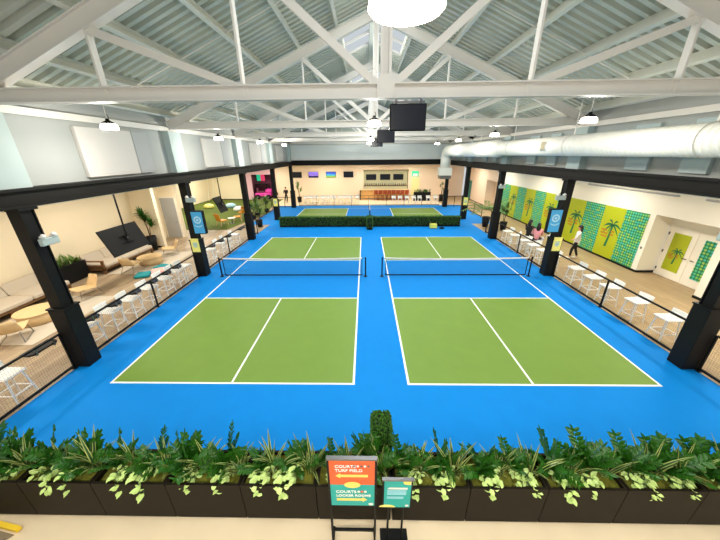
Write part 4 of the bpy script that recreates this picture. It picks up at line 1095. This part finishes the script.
# white dining tables with chairs, left of the bar
def dining_table(label, x, y):
    t = thing('dining_table', label, 'table', (x, y, 0), 0, 'white tables at the back left')
    MB().rbox(x-.85, x+.85, y-.45, y+.45, .71, .75, .01).build('top', 'white', t)
    for sx in (-1, 1):
        for sy in (-1, 1): MB().bar((x+sx*.75, y+sy*.38, 0), (x+sx*.75, y+sy*.33, .71), .04, .04).build('leg', 'white', t)
for i, (x, y) in enumerate(((-6.6, 28.4), (-4.6, 28.6), (-2.6, 28.4))): dining_table('white rectangular table behind the back railing, %s from the left' % ORD[i], x, y)
for i, x in enumerate((-7.1, -6.5, -5.9, -5.2, -4.6, -4.0, -3.3, -2.7, -2.1, -1.3)):
    put_stool(x, 27.4, R(-90), 'white chair before the back left tables, %s from the left' % ORD[i], 'white chairs at the back left tables')
# ------------------------------------------------------------------ right wall graphics
def palm_art(b, y, z, s, x):
    """flat palm motif on a wall that faces -x; its left is +y"""
    def Q(u, v): return (x, y-u*s, z+v*s)
    pts = [(-.02+.1*math.sin(t*1.4), -1.0+t) for t in [k/8 for k in range(9)]]
    b.add([Q(u+d, v) for u, v in pts for d in (-.045+.02*v, .045-.02*v)], [(2*k, 2*k+1, 2*k+3, 2*k+2) for k in range(8)])
    cx, cz = pts[-1]
    for k, a in enumerate((15, 62, 118, 165, 205, -25, 235)):
        a = R(a); L0 = .52 if k not in (6,) else .4; row = []
        for i in range(7):
            u = i/6; px = cx+L0*u*math.cos(a); pz = cz+L0*u*math.sin(a)-.3*u*u; w_ = .1*math.sin(math.pi*(.12+.86*u))
            row += [Q(px, pz+w_/2), Q(px, pz-w_/2)]
        b.add(row, [(2*i, 2*i+1, 2*i+3, 2*i+2) for i in range(6)])
def dashes(t, y, z, x, s):
    for r_, segs in enumerate((((-.42, -.12), (.12, .3)), ((-.42, -.05), (.12, .3)), ((-.36, -.02),))):
        b = MB()
        for a, c in segs:
            q = a
            while q < c-.02*s: b.box(x-.002, x, y-q*s, y-(q+.05)*s, z-.14*r_*s, z-.14*r_*s+.085*s); q += .068
        b.build('lettering_line', 'rust', t)
yb = [7.42, 8.6, 9.9, 11.26, 12.6, 13.8, 15.15, 16.45, 17.75, 19.05, 20.35, 21.7]
for i in range(11):
    a, c = yb[i], yb[i+1]; lime = i % 2 == 1
    t = thing('wall_graphic', '%s wall graphic panel on the right wall, %s from the doorway' % ('lime palm tree' if lime else 'green dotted check', ORD[i]), 'wall panel', (12.19, (a+c)/2, 0), 0, 'green and lime wall graphics')
    MB().box(12.17, 12.2, a+.004, c-.004, .1 if i else .1, 2.65).build('panel', 'lime' if lime else 'check', t)
    if lime:
        b = MB(); palm_art(b, (a+c)/2-.05, 1.78, 1.15, 12.168); b.build('palm_motif', 'palm', t)
        dashes(t, (a+c)/2+.0, 1.4, 12.169, 1.15)
# double door in the right recess
f = tag(MB().box(12.97, 13.0, 4.7, 7.1, 0, 2.3).build('door_3', 'creamw'), kind='structure')
for a, c in ((4.78, 5.88), (5.92, 7.02)): MB().box(12.945, 12.97, a, c, .02, 2.22).build('door_leaf', 'creamw', f)
for y, z in ((7.04, 1.9), (7.04, 1.1), (7.04, .3)): MB().box(12.93, 12.95, y-.03, y+.03, z-.06, z+.06).build('hinge', 'metal', f)
for y in (5.8, 6.0): MB().tube([(12.945, y, 1.05), (12.89, y, 1.05), (12.89, y+(.14 if y > 5.9 else -.14), 1.05)], .016, 6).build('door_handle', 'black', f)
t = thing('door_graphic', 'lime palm graphic on the left door leaf in the right recess', 'door panel', (12.94, 6.5, .3), 0, 'door graphics')
MB().box(12.935, 12.945, 6.12, 6.82, .35, 1.98).build('panel', 'lime', t)
b = MB(); palm_art(b, 6.45, 1.25, .58, 12.933); b.build('palm_motif', 'palm', t)
dashes(t, 6.5, 1.05, 12.934, .6)
t = thing('door_graphic', 'green dotted graphic on the right door leaf in the right recess', 'door panel', (12.94, 5.3, .3), 0, 'door graphics')
MB().box(12.935, 12.945, 5.02, 5.6, .35, 1.98).build('panel', 'check', t)
tag(MB().box(12.2-.012, 12.2, 6.9+.35, 7.33, 1.1, 1.2).build('light_switch', 'metal'), 'small switch plate beside the right recess', 'switch')
tag(MB().box(12.155, 12.2, 30.0, 31.2, 0, 2.2).build('door_4', 'tealdoor'), kind='structure')
f = tag(MB().box(13.05, 13.1, 23.2, 24.4, 0, 2.3).build('door_5', 'tealdoor'), kind='structure')
for lab, y0, y1 in (('thin grey conduit along the right aisle wall, near run', 1.0, 5.5), ('thin grey conduit along the right aisle wall, far run', 6.5, 11.5)):
    tag(MB().tube([(12.16, y0, 3.55), (12.16, y1, 3.55)], .04, 8).build('conduit', 'panelb'), lab, 'pipe', 'wall conduits')
# palms by the third right column
t = thing('potted_palm', 'arching palm in a tall black pot beside the right railing', 'plant', (8.75, 16.3, 0))
b = MB(); b.lathe([(.2, 0), (.3, .75), (.27, .75), (.26, .68)], (8.75, 16.3, 0), 20); b.build('pot', 'black', t, True)
b = MB()
for k in range(20):
    az = k*2.4; d = Vector((math.cos(az), math.sin(az), 0)); a = rng.uniform(.1, .7); p = Vector((8.75, 16.3, .7)); ln = rng.uniform(1.7, 2.4)
    for i in range(14):
        dv = d*math.sin(a)+Vector((0, 0, math.cos(a))); p = p+dv*(ln/14); a += .1
        if i > 3:
            s = dv.cross(Vector((0, 0, 1))).normalized()
            for q in (-1, 1): oval(b, p, s*q+dv*.8-Vector((0, 0, .25)), dv.cross(s)*q+Vector((0, 0, .5)), .42*(1-.4*i/14), .06, 'palmleaf')
b.build('fronds', None, t)
tree('broad leafy plant in a black pot behind the arching palm', 9.6, 15.2, .6, .25, 2.0, 70, .6, 'palmleaf')
t = thing('side_stand', 'tall white stand beside the potted palm', 'stand', (9.0, 15.3, 0))
b = MB(); b.prism([(8.86, 0), (9.14, 0), (9.06, .95), (8.94, .95)], 'y', 15.2, 15.4); b.build('post', 'white', t); MB().rbox(8.8, 9.2, 15.1, 15.5, .95, 1.0, .01).build('top', 'white', t)

# ------------------------------------------------------------------ people
def skinmesh(name, joints, edges, root, m, parent, lv=2):
    me = bpy.data.meshes.new(name+'_sk'); me.from_pydata([j[:3] for j in joints], edges, [])
    o = bpy.data.objects.new(name+'_tmp', me); COL.objects.link(o)
    md = o.modifiers.new('s', 'SKIN'); md.use_smooth_shade = True
    for i, j in enumerate(joints):
        rr = j[3] if isinstance(j[3], tuple) else (j[3], j[3]); v = me.skin_vertices[0].data[i]; v.radius = rr; v.use_root = (i == root)
    o.modifiers.new('u', 'SUBSURF').levels = lv
    dg = bpy.context.evaluated_depsgraph_get(); dg.update()
    m2 = bpy.data.meshes.new_from_object(o.evaluated_get(dg)); bpy.data.objects.remove(o)
    m2.materials.clear(); m2.materials.append(M[m]); m2.polygons.foreach_set('use_smooth', [True]*len(m2.polygons)); m2.name = name
    r = bpy.data.objects.new(name, m2); COL.objects.link(r); r.parent = parent
    return r
def person(label, x, y, z, rz, top, bottom, sit=False, stride=0., hair_long=True, arms=((.18, .1), (.18, .1)), sc_=1., sleeves=True, shoes='white', long_top=.0, arm_fwd=(.25, .25)):
    """figure facing +x in its own frame, pelvis over the origin"""
    t = thing('person', label, 'person', (x, y, z), R(rz), None); t.scale = (sc_,)*3
    hip = .92 if not sit else 0.0
    def leg(s, sh):
        if sit: return [(0.02, s*.09, hip+.0), (.42, s*.12, hip+.02), (.4, s*.12, hip-.4), (.52, s*.13, hip-.44)]
        return [(0, s*.09, .9), (.05+sh*.16, s*.1, .5), (sh*.3-.02, s*.1, .09), (sh*.3+.13, s*.115, .035)]
    H = hip
    lg = {s: leg(s, stride*s) for s in (-1, 1)}
    def arm(s):
        f = arm_fwd[0] if s > 0 else arm_fwd[1]
        sh = (0, s*.18, H+.5); el = (f*.45, s*.24, H+.24); wr = (f*.45+.2*min(1, f*2), s*.2, H+.08+f*.35)
        return [sh, el, wr]
    ar = {s: arm(s) for s in (-1, 1)}
    # one continuous skin body
    J = [(0, 0, H, .08), (0, 0, H+.2, (.085, .075)), (0, 0, H+.45, (.1, .075)), (0, 0, H+.56, .055), (.015, 0, H+.62, .05), (.03, 0, H+.7, (.075, .085)), (.03, 0, H+.78, (.07, .08)), (.02, 0, H+.84, .04)]
    E = [(i, i+1) for i in range(7)]
    for s in (-1, 1):
        o = len(J); a, b_, c, d = lg[s]; J += [(*a, .06), (*b_, .045), (*c, .034), (*d, (.03, .022))]; E += [(0, o), (o, o+1), (o+1, o+2), (o+2, o+3)]
        o = len(J); a, b_, c = ar[s]; hd = (c[0]+.08, c[1], c[2]-.03 if sc_ else c[2])
        J += [(*a, .04), (*b_, .034), (*c, .026), (*hd, (.022, .036))]; E += [(2, o), (o, o+1), (o+1, o+2), (o+2, o+3)]
        for k in range(4): J.append((hd[0]+.06+(.01, .02, .015, 0)[k], hd[1]+(k-1.5)*.02, hd[2]-.03, .009)); E.append((o+3, len(J)-1))
        J.append((hd[0]+.02, hd[1]-s*.045, hd[2]-.01, .01)); E.append((o+3, len(J)-1))
    skinmesh('body', J, E, 0, 'skin', t)
    # clothes follow the body
    J = [(0, 0, H-.06-long_top, .15), (0, 0, H+.2, (.15, .135)), (0, 0, H+.45, (.155, .12)), (0, 0, H+.535, .07)]; E = [(0, 1), (1, 2), (2, 3)]
    for s in (-1, 1):
        o = len(J); a, b_, c = ar[s]; J += [(*a, .068), (*b_, .055)]+([(*[b_[i]+(c[i]-b_[i])*.92 for i in range(3)], .042)] if sleeves else []); E += [(2, o), (o, o+1)]+([(o+1, o+2)] if sleeves else [])
    skinmesh('top', J, E, 0, top, t)
    J = [(0, 0, H+.06, .13), (0, 0, H-.02, .125)]; E = [(0, 1)]
    for s in (-1, 1):
        o = len(J); a, b_, c, d = lg[s]; J += [(*a, .1), (*b_, .07), (*[b_[i]+(c[i]-b_[i])*.9 for i in range(3)], .052)]; E += [(1, o), (o, o+1), (o+1, o+2)]
    skinmesh('trousers', J, E, 0, bottom, t)
    for s in (-1, 1):
        c, d = lg[s][2], lg[s][3]; b = MB(); b.ball(((c[0]+d[0])/2+.03, d[1], (d[2] if not sit else d[2])+.01), .135, .048, .045, 12); b.build('shoe', shoes, t, True, world=False)
    b = MB(); b.ball((-.005, 0, H+.785), .105, .1, .1, 14)
    if hair_long:
        b.ball((-.07, 0, H+.62), .065, .11, .2, 12)
    b.build('hair', 'hair', t, True, world=False)
    b = MB()
    for s in (-1, 1): b.ball((.105, s*.032, H+.745), .01, .013, .008, 8)
    b.build('eyes', 'hair', t, True, world=False)
    b = MB(); b.prism([(.1, H+.745), (.135, H+.705), (.1, H+.7)], 'y', -.012, .012); b.build('nose', 'skin', t, world=False)
    b = MB(); b.ball((.1, 0, H+.672), .012, .026, .007, 8); b.build('mouth', 'clothp', t, True, world=False)
    return t
put_stool(9.0, 10.8, R(180), 'white stool under the seated person in black by the right railing', 'white bar stools under seated people')
put_stool(9.0, 9.95, R(170), 'white stool under the seated person in pink by the right railing', 'white bar stools under seated people')
person('person with long black hair in a black coat seated by the right railing', 9.0, 10.8, .84, 30, 'clothb', 'clothb', sit=True)
person('person in a pink jacket with dark hair seated by the right railing', 9.0, 9.95, .84, 60, 'clothp', 'clothb', sit=True)
person('person in a white shirt standing behind the second right column', 9.35, 9.0, 0, 100, 'clothw', 'clothb', hair_long=False, arm_fwd=(.4, .4))
person('person in a pale loose top and black leggings walking past the palm graphic', 10.6, 9.1, 0, 150, 'clothw', 'clothb', stride=.55, long_top=.14, arm_fwd=(.18, .05))
person('person dressed in black walking between the back left columns', -9.6, 28.6, 0, -80, 'clothb', 'clothb', stride=.5, hair_long=False, shoes='black')
person('person dressed in black standing beside the left back corner column', -10.35, 27.0, 0, -60, 'clothb', 'clothb', hair_long=False, shoes='black')
AISLE=[(-11.2,y,125) for y in (-3,2,7,12,18,24,29)]+[(10.2,y,140) for y in (-3,3,9,15,21,27)]+[(x,29,120) for x in (-5,0,5)]+[(-16,20,290),(-17,27,290)]
EXPO=.16
# ------------------------------------------------------------------ light
w = bpy.data.worlds.new('daylight'); sc.world = w; w.use_nodes = True
nt = w.node_tree; bg = nt.nodes['Background']
bg.inputs['Color'].default_value = (.93, .97, 1, 1); bg.inputs['Strength'].default_value = .6
def area(name, loc, sx, sy, power, col=(1, .96, .9), rot=(0, 0, 0), shape='RECTANGLE', spread=180):
    l = bpy.data.lights.new(name, 'AREA'); l.shape = shape; l.size = sx; l.size_y = sy; l.energy = power; l.color = col; l.spread = R(spread)
    o = bpy.data.objects.new(name, l); COL.objects.link(o); o.location = loc; o.rotation_euler = rot
    return o
for x, y, z in LAMPS+[(-6.55, -3.2, 5.87), (5.1, -3.0, 5.87)]:  # last two unseen, added to carry the rows on and brighten the front
    k = .4 if y < 0 else 1
    area('pendant_light', (x, y, z-.05), .3, .3, 45*k, (1, .95, .86), shape='DISK')
    l = bpy.data.lights.new('pendant_bulb', 'POINT'); l.energy = 105*k; l.color = (1, .94, .84); l.shadow_soft_size = .07
    o = bpy.data.objects.new('pendant_bulb', l); COL.objects.link(o); o.location = (x, y, z-.13)
for a, b in SKY:
    for sx in (-1, 1): area('skylight_daylight', (sx*.7, (a+b)/2, zd(.7)-.02), 1.0, b-a-.3, 120, (.94, .98, 1), (0, sx*.4, 0))
for x in (-4.4, -2.2, 0, 2.2, 4.4): area('front_fill_light', (x, -4.85, 3.3), .25, .25, 36, (1, .94, .84), shape='DISK')  # unseen fill lights added to brighten the front floor and planters
for x, y, p in AISLE: area('aisle_fill_light', (x, y, 4.06), .5, 1.1, p, (1, .93, .82))  # unseen fill lights added under the aisle, back and turf ceilings

# ------------------------------------------------------------------ camera
f, pitch, yaw, roll = 286.53, .3841, -.0209, .0096
cd = bpy.data.cameras.new('camera'); cam = bpy.data.objects.new('camera', cd); COL.objects.link(cam)
cd.sensor_width = 36; cd.lens = 36*f/720; cd.clip_start = .05; cd.clip_end = 200
cy_, sy_, cp, sp, cr, sr = math.cos(yaw), math.sin(yaw), math.cos(pitch), math.sin(pitch), math.cos(roll), math.sin(roll)
right = Vector((cy_, -sy_, 0)); fwd = Vector((sy_*cp, cy_*cp, -sp)); up = Vector((sy_*sp, cy_*sp, cp))
r2 = right*cr-up*sr; u2 = right*sr+up*cr
mt = Matrix((r2, u2, -fwd)).transposed().to_4x4(); mt.translation = Vector((-.3753, -5.4382, 5.2202))
cam.matrix_world = mt; sc.camera = cam
sc.view_settings.view_transform = 'Standard'; sc.view_settings.look = 'None'; sc.view_settings.gamma = 1
sc.view_settings.use_curve_mapping = False; sc.view_settings.exposure = EXPO
sc.cycles.use_denoising = True; sc.cycles.max_bounces = 8; sc.cycles.diffuse_bounces = 5; sc.cycles.transparent_max_bounces = 8
sc.cycles.sample_clamp_indirect = 8; sc.cycles.caustics_reflective = False; sc.cycles.caustics_refractive = False
